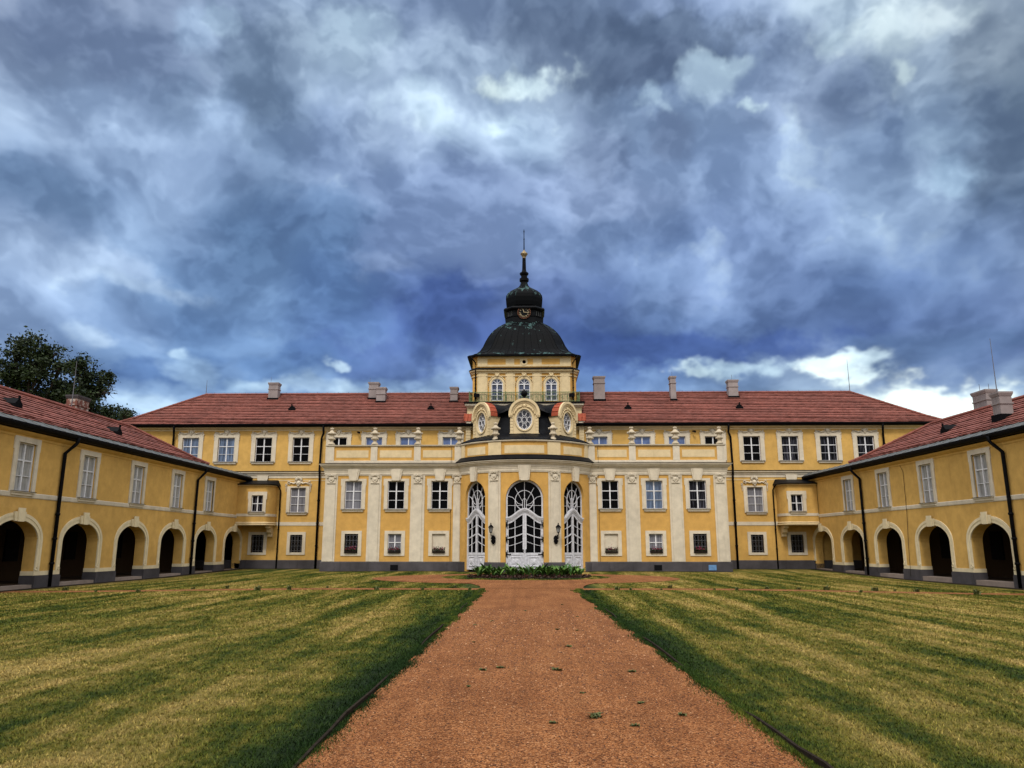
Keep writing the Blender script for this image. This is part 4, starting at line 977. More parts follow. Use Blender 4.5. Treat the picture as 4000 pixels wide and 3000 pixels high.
def leafcloud(name,m,parent,centers,size,loc=None,flat=0.,seed=0,asp=.55,droop=0.):
    """many small leaf quads (two triangles folded) around given points"""
    rs=np.random.RandomState(seed); C=np.asarray(centers,float); n=len(C)
    d=rs.normal(size=(n,3)); d[:,2]=d[:,2]*(1-flat)+droop; d/=np.linalg.norm(d,axis=1)[:,None]
    e=rs.normal(size=(n,3)); e-= (e*d).sum(1)[:,None]*d; e/=np.linalg.norm(e,axis=1)[:,None]
    s=size*(.6+.8*rs.rand(n))[:,None]
    V=np.stack([C-d*s*.5,C+e*s*asp*.5,C+d*s*.5,C-e*s*asp*.5],1).reshape(-1,3)
    me=bpy.data.meshes.new(name); me.vertices.add(4*n); me.vertices.foreach_set('co',V.astype(np.float32).ravel())
    me.loops.add(4*n); me.loops.foreach_set('vertex_index',np.arange(4*n,dtype=np.int32)); me.polygons.add(n)
    me.polygons.foreach_set('loop_start',np.arange(0,4*n,4,dtype=np.int32)); me.update(calc_edges=True); me.validate()
    me.materials.append(m); o=link(name,me,parent,loc); shade_attr(o,np.repeat(rs.rand(n),4)); return o
def flower_box(x,lab,pale=False,wid=.86):
    t=thing('flower_box',lab,'flower box',(x,-.05,1.23),0,'flower boxes on the ground floor sills')
    MB().box(-wid/2,wid/2,-.10,.09,0,.13).build('box',M['edging'],t)
    rs=np.random.RandomState(int(abs(x)*10)+(x>0)); n=260
    c=np.stack([rs.uniform(-wid/2,wid/2,n),rs.normal(-.03,.07,n),.16+np.abs(rs.normal(0,.10,n))],1); leafcloud('leaves',M['geranium'],t,c,.09,seed=3)
    n=70 if abs(x)>8 else 36; c=np.stack([rs.uniform(-wid*.42,wid*.42,n),rs.normal(-.09,.06,n),.22+np.abs(rs.normal(0,.10,n))],1); leafcloud('flowers',M['petal'],t,c,.065,seed=5,asp=.9)
for x,lab in ((-12.25,'flower box of pink geraniums in the barred window at the left end'),(-9.18,'flower box of pink geraniums in the left white-mullioned ground floor window'),(-6.06,'dark flower box in the left blind window'),(6.06,'dark flower box in the right blind window'),(9.18,'flower box of pink geraniums in the right white-mullioned ground floor window'),(12.25,'flower box of pink geraniums in the barred window at the right end')): flower_box(x,lab)
def spot(loc,lab,rz,group):
    t=thing('floodlight',lab,'floodlight',loc,rz,group)
    MB().stack([[(-.24,-.14,0),(.24,-.14,0),(.24,-.14,.30),(-.24,-.14,.30)],[(-.16,.14,.04),(.16,.14,.04),(.16,.14,.26),(-.16,.14,.26)]]).build('housing',M['black'],t)
    MB().box(-.03,.03,-.03,.03,-.16,.04).build('bracket',M['black'],t)
spot((TX-3.85,5.18,13.35),'black floodlight on the left end of the tower balcony',R(25),'floodlights on the tower balcony'); spot((TX+3.85,5.18,13.35),'black floodlight on the right end of the tower balcony',R(-25),'floodlights on the tower balcony')
def eavespot(x,lab):
    t=thing('wall_spotlight',lab,'spotlight',(x,D1,10.55),0,'small spotlights under the main eaves')
    MB().tube([(0,0,0),(.0,-.2,.03),(0,-.3,-.02)],.025,5).build('arm',M['black'],t)
    MB().tube([(0,-.28,0),(.18,-.40,-.08)],[.06,.09],8).build('lamp_head',M['black'],t)
eavespot(-13.25,'small dark spotlight under the eaves near the left downpipe'); eavespot(13.2,'small dark spotlight under the eaves near the right downpipe')

# ================================================================== GROUND
def gz(x,y):
    a=np.clip((np.abs(x)-7)/14,0,1); b=np.clip((4-y)/12,0,1); a=a*a*(3-2*a)
    return -.13*a*b-.05*np.clip((x-8)/12,0,1)*b
def sheet(name,xs,ys,dz,m,kind='structure',mask=None):
    X,Y=np.meshgrid(xs,ys); Z=gz(X,Y)+dz; nx=len(xs)
    v=np.stack([X,Y,Z],-1).reshape(-1,3).tolist(); f=[]
    for j in range(len(ys)-1):
        for i in range(nx-1): f.append((j*nx+i,j*nx+i+1,(j+1)*nx+i+1,(j+1)*nx+i))
    me=bpy.data.meshes.new(name); me.from_pydata(v,[],f); me.update(); me.materials.append(m)
    for p in me.polygons: p.use_smooth=True
    return tag(link(name,me),kind=kind)
xs=np.array([-400,-150,-70,-40]+list(np.arange(-30,30.1,1.))+[40,70,150,400.]); ys=np.array([-150,-90]+list(np.arange(-65,12.1,1.))+[20,40,100,400.])
sheet('lawn',xs,ys,-.012,M['lawn'])
PX0,PX1=-1.55,2.36
px1=lambda y:2.20+.40*np.clip((-24-y)/24.4,0,1.5)
def strip(name,L_,R_,dz,m):
    v=[];f=[]
    for (a,b) in zip(L_,R_):
        for k in range(7):
            x=a[0]+(b[0]-a[0])*k/6; y=a[1]+(b[1]-a[1])*k/6; v.append((x,y,float(gz(np.float64(x),np.float64(y)))+dz))
    for j in range(len(L_)-1):
        for k in range(6): f.append((j*7+k,j*7+k+1,(j+1)*7+k+1,(j+1)*7+k))
    me=bpy.data.meshes.new(name); me.from_pydata(v,[],f); me.update(); me.materials.append(m); return tag(link(name,me),kind='structure')
rj=lambda a=.03:random.uniform(-a,a)
ysp=[-60+.25*k for k in range(152)]
strip('gravel_path',[(PX0+rj(.02),y) for y in ysp],[(float(px1(y))+rj(.02),y) for y in ysp],.0,M['gravel'])
xsc=[-21.4+.25*k for k in range(172)]
strip('cross_path',[(x,-23.45+rj()) for x in xsc],[(x,-22.25+rj()) for x in xsc],.004,M['gravel'])
# turning circle round an oval island
CE=(.1,-11.9); 
n=120; Lo=[];Li=[]
for k in range(n+1):
    a=2*PI*k/n; Lo.append((CE[0]+8.3*math.cos(a)+rj(),CE[1]+6.6*math.sin(a)+rj())); Li.append((CE[0]+4.75*math.cos(a)+rj(),-10.6+4.1*math.sin(a)+rj()))
Lo[-1]=Lo[0]; Li[-1]=Li[0]
strip('turning_circle',Li,Lo,.008,M['gravel'])
strip('path_mouth',[(PX0-.2-.9*t*t+rj(),-22.3+4.6*t) for t in [k/20 for k in range(21)]],[(PX1+.2+.9*t*t+rj(),-22.3+4.6*t) for t in [k/20 for k in range(21)]],.012,M['gravel'])
def stones(n):
    rs=np.random.RandomState(9); d=6.0+(rs.rand(n)**1.8)*16; y=-55.05+d; t=rs.rand(n); x=PX0+.05+(px1(y)-PX0-.1)*t; r=(.004+.007*rs.rand(n)**2)*np.clip(d/8,1,2)
    O=np.array([(1,0,0),(-1,0,0),(0,1,0),(0,-1,0),(0,0,.8),(0,0,-.5)]); V=O[None]*r[:,None,None]*(.6+.8*rs.rand(n,6,1)); a=rs.rand(n)*6.3; c,s_=np.cos(a),np.sin(a)
    X=V[...,0]*c[:,None]-V[...,1]*s_[:,None]+x[:,None]; Y=V[...,0]*s_[:,None]+V[...,1]*c[:,None]+y[:,None]; Z=V[...,2]+.002
    V=np.stack([X,Y,Z],-1).reshape(-1,3); Fc=np.array([(0,2,4),(2,1,4),(1,3,4),(3,0,4)]); Fi=(Fc[None]+np.arange(n)[:,None,None]*6).reshape(-1)
    me=bpy.data.meshes.new('loose_stones'); me.vertices.add(len(V)); me.vertices.foreach_set('co',V.astype(np.float32).ravel()); me.loops.add(len(Fi)); me.loops.foreach_set('vertex_index',Fi.astype(np.int32)); me.polygons.add(len(Fi)//3); me.polygons.foreach_set('loop_start',np.arange(0,len(Fi),3,dtype=np.int32)); me.update(calc_edges=True); me.validate()
    me.materials.append(M['pebble']); o=link('loose_stones',me); shade_attr(o,np.repeat(rs.rand(n),6)); return tag(o,'loose orange and pale stones lying on the gravel path','gravel',kind='stuff')
stones(16000)
def shade_strip(path,name='wall_foot_shade_strip'):  # dark ground along the wall foot, with shade put into its colour
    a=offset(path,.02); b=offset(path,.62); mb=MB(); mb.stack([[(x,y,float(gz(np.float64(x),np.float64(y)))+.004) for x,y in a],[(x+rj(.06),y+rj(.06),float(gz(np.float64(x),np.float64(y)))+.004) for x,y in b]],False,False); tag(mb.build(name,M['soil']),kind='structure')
ln=lambda p,q,n: [(p[0]+(q[0]-p[0])*k/n,p[1]+(q[1]-p[1])*k/n) for k in range(n+1)]
shade_strip(ln((-22,D1),(-XC-.1,D1),16)); shade_strip(ln((XC+.1,D1),(22,D1),16))
shade_strip(ln((-XC-.1,-.0),(-CH-.2,0),20)); shade_strip(ln((CH+.2,0),(XC+.1,0),20)); shade_strip(bp(-TA*.98,TA*.98,24))
shade_strip(ln((-21.95,-32),(-21.95,D1),60)); shade_strip(ln(rf(0,-.05,0)[:2] if 0 else (22,D1),(23.1,-32),60)[::1])
# edging boards
for s,x,lab in ((-1,PX0,'dark edging board along the left side of the gravel path'),(1,PX1,'dark edging board along the right side of the gravel path')):
    mb=MB(); yy=-59.9
    segs=[]
    rings=[]
    while yy<-23.8:
        xo=(x if s<0 else float(px1(yy)))+rj(.02)+s*.02; zt=.03+.03*math.sin(yy*.9+s)+rj(.012); rings.append([(xo-.014,yy,-.05),(xo+.014,yy,-.05),(xo+.014,yy,zt),(xo-.014,yy,zt)]); yy+=.6
    mb.stack(rings); tag(mb.build('edging_board',M['edging']),lab,'edging','edging boards of the gravel path')
# soil bed and plants on the island
mb=MB(); mb.add([(.3+3.4*math.cos(2*PI*k/40),-10.9+1.9*math.sin(2*PI*k/40),.02) for k in range(40)]+[(.3,-10.9,.07)],[(k,(k+1)%40,40) for k in range(40)]); tag(mb.build('flower_bed_soil',M['soil']),kind='structure')
def canna(seed):
    rs=random.Random(seed); mb=MB(); sh=[]
    nl=rs.randint(7,10)
    for i in range(nl):
        a=rs.uniform(0,2*PI); base=rs.uniform(.02,.22); l=rs.uniform(.42,.68); w=rs.uniform(.13,.20); el=rs.uniform(.9,1.35); ca,sa=math.cos(a),math.sin(a)
        pts=[]
        for t,wd in ((0,.25),(.25,.8),(.5,1.),(.75,.75),(1.,.02)):
            e=el-.9*t*t; r=l*t*math.cos(el-.5*t)*1.0; z=base+l*t*math.sin(el-.35*t); pts.append((r,z,wd*w))
        o=len(mb.v)
        for r,z,wd in pts: mb.v+=[(r*ca-sa*wd*.5,r*sa+ca*wd*.5,z+.03*wd),(r*ca,r*sa,z-.02),(r*ca+sa*wd*.5,r*sa-ca*wd*.5,z+.03*wd)]
        for k in range(4):
            for q in (0,1): mb.f.append((o+k*3+q,o+k*3+q+1,o+k*3+q+4,o+k*3+q+3))
        sh+=[rs.random()]*15
    mb.tube([(0,0,0),(.01,0,.35)],.02,5); sh+=[.3]*10
    return mb,sh
protos=[]
cid=0
for i in range(58):
    x=-2.75+6.0*(i+.5)/58+random.uniform(-.15,.15); y=-10.7+random.uniform(-1.0,1.0)
    if i<6:
        mb,sh=canna(i); o=mb.build('leafy_plant',M['canna']); shade_attr(o,sh); protos.append(o)
    else: o=protos[i%6].copy(); col.objects.link(o)
    o.location=(x,y,.05); o.rotation_euler=(0,0,random.uniform(0,6)); k=random.uniform(.75,1.05); o.scale=(k,k,k)
    tag(o,'broad-leaved green plant in the bed before the main door','plant','broad-leaved plants in the island bed')
rs=np.random.RandomState(3); n=2600; a=rs.rand(n)*2*PI; r=np.sqrt(rs.rand(n))
c=np.stack([.3+3.5*r*np.cos(a),-10.9+1.95*r*np.sin(a),.04+.10*rs.rand(n)],1)
tag(leafcloud('bedding_flowers',M['redbed'],None,c,.11,seed=8,asp=.8),'low dark red bedding around the green plants','flower bed',kind='stuff')
# weeds along path edges, tufts in the gravel
def tuft(seed,h,n,sp):
    rs=random.Random(seed); mb=MB(); sh=[]
    for i in range(n):
        a=rs.uniform(0,2*PI); r0=rs.uniform(0,sp); b=(r0*math.cos(a)*1.6,r0*math.sin(a)); l=h*rs.uniform(.5,1.1); le=rs.uniform(.2,1.); a2=rs.uniform(0,2*PI); w=.012*rs.uniform(.7,1.6)*(h/.1)**.5
        px,py=-math.sin(a2)*w,math.cos(a2)*w; o=len(mb.v)
        mx,my=b[0]+math.cos(a2)*le*l*.4,b[1]+math.sin(a2)*le*l*.4; tx,ty=b[0]+math.cos(a2)*le*l,b[1]+math.sin(a2)*le*l
        mb.v+=[(b[0]-px,b[1]-py,0),(b[0]+px,b[1]+py,0),(mx+px,my+py,l*.6),(mx-px,my-py,l*.6),(tx,ty,l*.85)]; mb.f+=[(o,o+1,o+2,o+3),(o+3,o+2,o+4)]; sh+=[rs.random()]*5
    return mb,sh
TP=[(1.0,-46.6,.16,'wide'),(.55,-46.9,.07,''),(1.35,-47.0,.08,''),(.72,-43.6,.13,''),(1.0,-41.0,.12,''),(-.35,-43.6,.10,''),(-.1,-43.4,.10,''),(1.75,-43.7,.10,''),(1.55,-45.9,.08,''),(.95,-45.3,.06,''),(1.9,-46.5,.09,''),(-.45,-44.9,.06,''),(.9,-38.2,.10,''),(1.3,-38.4,.08,''),(-.55,-36.4,.09,''),(.2,-33.5,.09,''),(1.3,-31.2,.08,''),(-.7,-40.4,.07,''),(-.9,-37.3,.08,''),(1.5,-35.2,.07,'')]
tp=[]
for i,(x,y,h,wd) in enumerate(TP):
    if i<5:
        mb,sh=tuft(i,.12,34,.07); o=mb.build('grass_tuft',M['weed']); shade_attr(o,sh); tp.append(o)
    else: o=tp[i%5].copy(); col.objects.link(o)
    k=h/.12*.45; o.location=(x,y,.003); o.rotation_euler=(0,0,random.uniform(0,6)); o.scale=(k*1.5,k*1.5,k*.7)
    tag(o,'small tuft of grass growing in the orange gravel path','grass tuft','grass tufts in the gravel path')
wp=[]; WX=[-19,-17.2,-15.5,-13.9,-12.2,-10.6,-9.6,-8.1,-6.9,-5.6,-4.2,-3.0,4.6,5.5,6.3,7.6,8.6,10.0,11.2,12.4,13.6,14.3,15.2,16.4,17.6,18.5,-2.2,3.5]
for i,x in enumerate(WX):
    if i<5:
        mb,sh=tuft(20+i,.30,40,.12); o=mb.build('weed_plant',M['weed']); shade_attr(o,sh); wp.append(o)
    else: o=wp[i%5].copy(); col.objects.link(o)
    y=random.choice((-22.2,-22.1,-23.5,-23.45))+rj(.08); k=random.uniform(.3,.8); o.location=(x+rj(.3),y,float(gz(np.float64(x),np.float64(y)))); o.rotation_euler=(0,0,random.uniform(0,6)); o.scale=(k,k,k)
    tag(o,'ragged weed on the edge of the narrow cross path','weed','weeds along the cross path')
# grass blades on the lawn near the camera
def blades(n,seed):
    rs=np.random.RandomState(seed)
    d=5.2+ (rs.rand(n)**1.55)*30; k=n//4; d[:k]=31+rs.rand(k)*22; y=-55.05+d; x=.32+(rs.rand(n)*2-1)*np.minimum(d*.74+.6,21.)
    ring=(((x-.1)/8.45)**2+((y+11.9)/6.75)**2<1)&~((((x-.1)/4.65)**2+((y+10.6)/4.0)**2<1)&(((x-.3)/3.6)**2+((y+10.9)/2.1)**2>1))
    mouth=(y>-22.4)&(y<-17.5)&(x>PX0-1.1)&(x<PX1+1.1)
    keep=((x<PX0-.01)|(x>px1(y)+.01)|(y>-17.6))&~((y>-23.5)&(y<-22.2))&~ring&~mouth&~((np.abs(x)<15.5)&(y>-.65))&~((np.abs(x)<5.2)&(y>-3.3))&(y<4.6)&(np.abs(x)<21.3); x,y,d=x[keep],y[keep],d[keep]
    # a ragged fringe that leans over the boards
    m=int(len(x)*.16); yy=-55.05+5.0+(rs.rand(m)**1.4)*27; side=rs.rand(m)<.5; xx=np.where(side,PX0-np.abs(rs.normal(0,.08,m))+.022*np.sin(yy*2.1)+.018*np.sin(yy*5.3)+.02,px1(yy)+np.abs(rs.normal(0,.08,m))-.022*np.sin(yy*1.7+1)-.018*np.sin(yy*4.9)-.02)
    # clumps creeping over the boards on to the gravel
    cy=-55.05+5.+(rs.rand(170)**1.3)*26; cs=rs.rand(170)<.5; cr=.04+.10*rs.rand(170); q=rs.randint(0,170,34000); sg=np.where(cs[q],1.,-1.)
    yq=cy[q]+rs.normal(0,1,len(q))*cr[q]*1.8; xq=np.where(cs[q],PX0,px1(yq))+sg*(rs.normal(0,1,len(q))*cr[q]*.7+.01); xx=np.r_[xx,xq]; yy=np.r_[yy,yq]; m=len(xx)
    x=np.r_[x,xx]; y=np.r_[y,yy]; d=np.r_[d,yy+55.05]; n=len(x); fr=np.zeros(n); fr[-m:]=1
    h=(.013+.022*rs.rand(n))*(1+.5*fr)*np.clip(.75+d/40,.8,1.5); w=(.0035+.004*rs.rand(n))*np.clip(d/7,1,4); a=rs.rand(n)*2*PI; b=rs.rand(n)*2*PI; ln=h*(.2+.9*rs.rand(n))
    z=gz(x,y)-.012
    px,py=np.cos(a)*w,np.sin(a)*w
    V=np.stack([np.stack([x-px,y-py,z],1),np.stack([x+px,y+py,z],1),np.stack([x+np.cos(b)*ln,y+np.sin(b)*ln,z+h],1)],1).reshape(-1,3)
    me=bpy.data.meshes.new('grass_blades'); me.vertices.add(3*n); me.vertices.foreach_set('co',V.astype(np.float32).ravel()); me.loops.add(3*n); me.loops.foreach_set('vertex_index',np.arange(3*n,dtype=np.int32)); me.polygons.add(n); me.polygons.foreach_set('loop_start',np.arange(0,3*n,3,dtype=np.int32)); me.update(calc_edges=True); me.validate(); me.materials.append(M['blade'])
    o=link('grass_blades',me); s=.75+.75*rs.rand(n); sv=np.stack([s*.7,s*.7,s*1.35],1).ravel(); shade_attr(o,sv); return o
tag(blades(560000,5),'short mown grass blades covering both lawns','grass',kind='stuff')

# ================================================================== TREES
def tree(name,lab,base,h,blobs,nleaf,seed,trunk_r=.35,lean=(0,0)):
    t=thing(name,lab,'tree',base,0,'trees behind the left wing'); rs=np.random.RandomState(seed); rd=random.Random(seed)
    mb=MB(); top=Vector((lean[0],lean[1],h*.55)); mb.tube([(0,0,-.3),(lean[0]*.3,lean[1]*.3,h*.25),top],[trunk_r,trunk_r*.8,trunk_r*.55],8)
    pts=[]
    for (bx,by,bz,br) in blobs:
        c=Vector((bx,by,bz)); st=top if bz>h*.55 else Vector((lean[0]*.6,lean[1]*.6,h*.42)); mid=st.lerp(c,.5)+Vector((rd.uniform(-.4,.4),rd.uniform(-.4,.4),rd.uniform(-.1,.5)))
        mb.tube([st,mid,c],[trunk_r*.42,trunk_r*.25,.05],6)
        for k in range(7):
            d=Vector((rd.gauss(0,1),rd.gauss(0,1),rd.gauss(.2,.8))).normalized()*br*rd.uniform(.6,1.0); mb.tube([mid.lerp(c,rd.uniform(.4,1)),c+d*.5+Vector((0,0,.1)),c+d],[.05,.035,.012],4)
        nb=max(5,int(nleaf*br**2/sum(b[3]**2 for b in blobs)/66))
        for k in range(nb):
            d=rs.normal(size=3); d/=np.linalg.norm(d); rr=br*(.40+.72*rs.rand()**.7)
            cc=np.array(c)+d*rr*np.array([1,1,.8]); m=rs.randint(30,60)
            pts.append(cc+rs.normal(size=(m,3))*np.array([.30,.30,.20])*(.6+.7*rs.rand()))
    mb.build('trunk',M['bark'],t); leafcloud('crown',M['leaf'],t,np.concatenate(pts),.24,seed=seed,flat=.3,droop=-.2)
    return t

SKYS=1.0; SUNS=2.0; EXPO=0.0
t1=[(-37.81,16.07,.8),(-36.46,16.22,1.0),(-35.36,15.89,.9),(-36.98,14.94,1.25),(-35.41,14.61,1.2),(-38.16,13.99,1.05),(-38.85,14.42,.55),(-36.39,13.29,1.4),(-34.58,13.44,1.05),(-34.22,14.82,.6),(-33.89,12.49,1.1),(-38.2,12.2,1.4),(-36.2,11.4,1.5),(-40.2,13.2,1.1)]
rd=random.Random(4)
B=lambda l,bx,by:[(x-bx,rd.uniform(-1.2,1.2),z-.25,r*1.05) for x,z,r in l]
tree('broad_tree','big dark green tree rising behind the left wing roof',(-36.6,0,0),17,B(t1,-36.6,0),26000,11,.42)
t2=[(-37.57,16.83,.9),(-36.6,16.22,.75),(-38.02,15.98,.8),(-37.48,14.95,.9),(-36.78,15.13,.7),(-36.7,13.93,.7),(-37.73,14.05,.9),(-37.4,12.9,1.1)]
tr2=tree('broad_tree','slimmer dark tree with a bare branch behind the peeling chimney',(-37.6,8,0),17.3,B(t2,-37.6,8),13000,12,.28)
dd=[(-38.19,14.41),(-37.17,14.41),(-36.28,14.41),(-35.81,14.46)]
mb=MB()
def br(pts,r): mb.tube([(x+37.6,.2*i,z) for i,(x,z) in enumerate(pts)],[r*(1-.7*i/len(pts)) for i in range(len(pts))],5)
br(dd,.07); br([(-35.81,14.46),(-35.38,14.88),(-34.97,15.0)],.035); br([(-35.81,14.46),(-35.33,14.46),(-34.73,14.4)],.035); br([(-35.81,14.46),(-35.7,14.04),(-35.61,13.74)],.03); br([(-35.33,14.46),(-35.11,14.1),(-35.0,14.0)],.02); br([(-36.28,14.41),(-36.19,14.65),(-35.9,14.9)],.025); br([(-36.28,14.41),(-36.25,14.17),(-36.0,14.0)],.022); br([(-35.38,14.88),(-35.35,15.15),(-35.1,15.3)],.02); br([(-35.33,14.46),(-34.95,14.65),(-34.75,14.62)],.018); br([(-35.55,14.68),(-35.2,14.62),(-34.9,14.75)],.016)
mb.build('bare_branch',M['bark'],tr2)
t3=[(-40.66,14.75,.8),(-39.41,14.61,.7),(-41.69,14.75,.85),(-38.56,14.4,.42),(-41.09,13.72,1.05),(-39.74,13.92,.75),(-40.5,12.6,1.2)]
tree('broad_tree','low dark tree crown between the left wing roof and the main roof',(-40.4,18,0),15,B(t3,-40.4,18),9000,13,.25)

# ================================================================== SKY, SUN, CAMERA
world=bpy.data.worlds.new('World'); sc.world=world; world.use_nodes=True
nt=world.node_tree; bg=nt.nodes['Background']
tc=N(nt,'ShaderNodeTexCoord'); D0=tc.outputs['Generated']
def vmath(op,a,b=None,s=None):
    m=N(nt,'ShaderNodeVectorMath'); m.operation=op
    for i,v in enumerate((a,b)):
        if v is None: continue
        if isinstance(v,bpy.types.NodeSocket): L(nt,v,m.inputs[i])
        else: m.inputs[i].default_value=v
    if s is not None: m.inputs['Scale'].default_value=s
    return m.outputs[0]
def sep(v):
    s=N(nt,'ShaderNodeSeparateXYZ'); L(nt,v,s.inputs[0]); return s.outputs
x0,y0_,z0_=sep(D0)
ELS=[2,6,9,12,15,18,22,26,30,34,38]
SKY= [[(0.402,0.515,0.753),(0.402,0.515,0.753),(0.402,0.515,0.753),(0.402,0.515,0.753),(0.402,0.515,0.753),(0.402,0.515,0.753),(0.402,0.515,0.753),(0.382,0.503,0.753),(0.352,0.485,0.753),(0.352,0.485,0.753),(0.352,0.485,0.753),(0.352,0.485,0.753),(0.572,0.675,0.864),(0.792,0.859,0.965),(0.631,0.705,0.856),(0.457,0.546,0.753),(0.457,0.546,0.753)],[(0.372,0.482,0.723),(0.398,0.511,0.749),(0.402,0.515,0.753),(0.402,0.515,0.753),(0.402,0.515,0.753),(0.402,0.515,0.753),(0.402,0.515,0.753),(0.381,0.503,0.753),(0.352,0.485,0.753),(0.352,0.485,0.753),(0.352,0.485,0.753),(0.352,0.485,0.753),(0.55,0.656,0.853),(0.786,0.855,0.963),(0.666,0.737,0.876),(0.442,0.531,0.74),(0.415,0.504,0.715)],[(0.194,0.287,0.552),(0.194,0.291,0.558),(0.22,0.329,0.627),(0.325,0.445,0.719),(0.27,0.386,0.665),(0.299,0.419,0.689),(0.36,0.484,0.75),(0.355,0.485,0.761),(0.292,0.425,0.714),(0.228,0.346,0.63),(0.254,0.377,0.664),(0.304,0.432,0.701),(0.503,0.615,0.821),(0.65,0.744,0.914),(0.437,0.536,0.755),(0.251,0.338,0.562),(0.195,0.268,0.485)],[(0.254,0.341,0.629),(0.222,0.31,0.59),(0.139,0.243,0.525),(0.12,0.222,0.499),(0.124,0.236,0.537),(0.154,0.266,0.572),(0.211,0.317,0.611),(0.217,0.321,0.614),(0.156,0.256,0.549),(0.073,0.153,0.425),(0.106,0.194,0.47),(0.144,0.229,0.477),(0.194,0.265,0.479),(0.165,0.231,0.446),(0.081,0.139,0.354),(0.068,0.111,0.314),(0.078,0.125,0.332)],[(0.339,0.431,0.742),(0.289,0.388,0.702),(0.188,0.295,0.604),(0.113,0.222,0.516),(0.118,0.224,0.515),(0.09,0.186,0.493),(0.059,0.126,0.421),(0.048,0.098,0.381),(0.049,0.097,0.368),(0.039,0.088,0.334),(0.079,0.147,0.407),(0.091,0.159,0.413),(0.08,0.139,0.378),(0.073,0.131,0.359),(0.097,0.16,0.403),(0.108,0.163,0.382),(0.125,0.185,0.408)],[(0.322,0.408,0.695),(0.355,0.448,0.753),(0.218,0.329,0.631),(0.148,0.262,0.557),(0.15,0.262,0.55),(0.097,0.197,0.487),(0.093,0.164,0.461),(0.101,0.159,0.456),(0.113,0.172,0.462),(0.091,0.155,0.427),(0.15,0.234,0.517),(0.156,0.238,0.526),(0.138,0.212,0.491),(0.116,0.189,0.439),(0.122,0.195,0.44),(0.144,0.208,0.426),(0.128,0.188,0.377)],[(0.202,0.287,0.551),(0.218,0.317,0.59),(0.244,0.346,0.637),(0.177,0.27,0.537),(0.132,0.239,0.499),(0.122,0.224,0.495),(0.213,0.292,0.595),(0.247,0.321,0.634),(0.227,0.308,0.613),(0.194,0.276,0.558),(0.168,0.246,0.522),(0.189,0.268,0.564),(0.214,0.297,0.597),(0.228,0.314,0.57),(0.181,0.253,0.468),(0.109,0.159,0.3),(0.107,0.152,0.28)],[(0.4,0.483,0.751),(0.303,0.386,0.655),(0.274,0.364,0.641),(0.226,0.31,0.575),(0.186,0.268,0.506),(0.199,0.275,0.533),(0.233,0.311,0.602),(0.267,0.345,0.656),(0.296,0.371,0.685),(0.3,0.37,0.663),(0.276,0.359,0.65),(0.252,0.339,0.633),(0.221,0.302,0.575),(0.201,0.278,0.51),(0.274,0.357,0.586),(0.164,0.215,0.347),(0.204,0.254,0.384)],[(0.267,0.313,0.53),(0.227,0.283,0.487),(0.278,0.353,0.604),(0.223,0.302,0.52),(0.196,0.27,0.468),(0.264,0.344,0.612),(0.403,0.483,0.761),(0.401,0.49,0.768),(0.335,0.428,0.689),(0.232,0.295,0.515),(0.241,0.318,0.557),(0.256,0.337,0.588),(0.276,0.346,0.6),(0.219,0.28,0.465),(0.417,0.484,0.683),(0.3,0.345,0.478),(0.263,0.305,0.448)],[(0.376,0.402,0.61),(0.289,0.328,0.538),(0.265,0.315,0.533),(0.298,0.365,0.606),(0.338,0.407,0.616),(0.539,0.629,0.857),(0.414,0.493,0.745),(0.367,0.441,0.675),(0.293,0.362,0.565),(0.18,0.234,0.403),(0.177,0.242,0.436),(0.216,0.288,0.52),(0.289,0.358,0.606),(0.5,0.577,0.778),(0.653,0.698,0.859),(0.374,0.415,0.567),(0.263,0.305,0.457)],[(0.376,0.402,0.61),(0.276,0.317,0.526),(0.247,0.288,0.492),(0.335,0.4,0.64),(0.368,0.447,0.703),(0.298,0.369,0.603),(0.246,0.309,0.543),(0.21,0.267,0.476),(0.18,0.232,0.41),(0.156,0.205,0.374),(0.241,0.302,0.549),(0.305,0.376,0.669),(0.317,0.389,0.653),(0.559,0.629,0.82),(0.657,0.704,0.866),(0.429,0.469,0.623),(0.263,0.305,0.457)]]
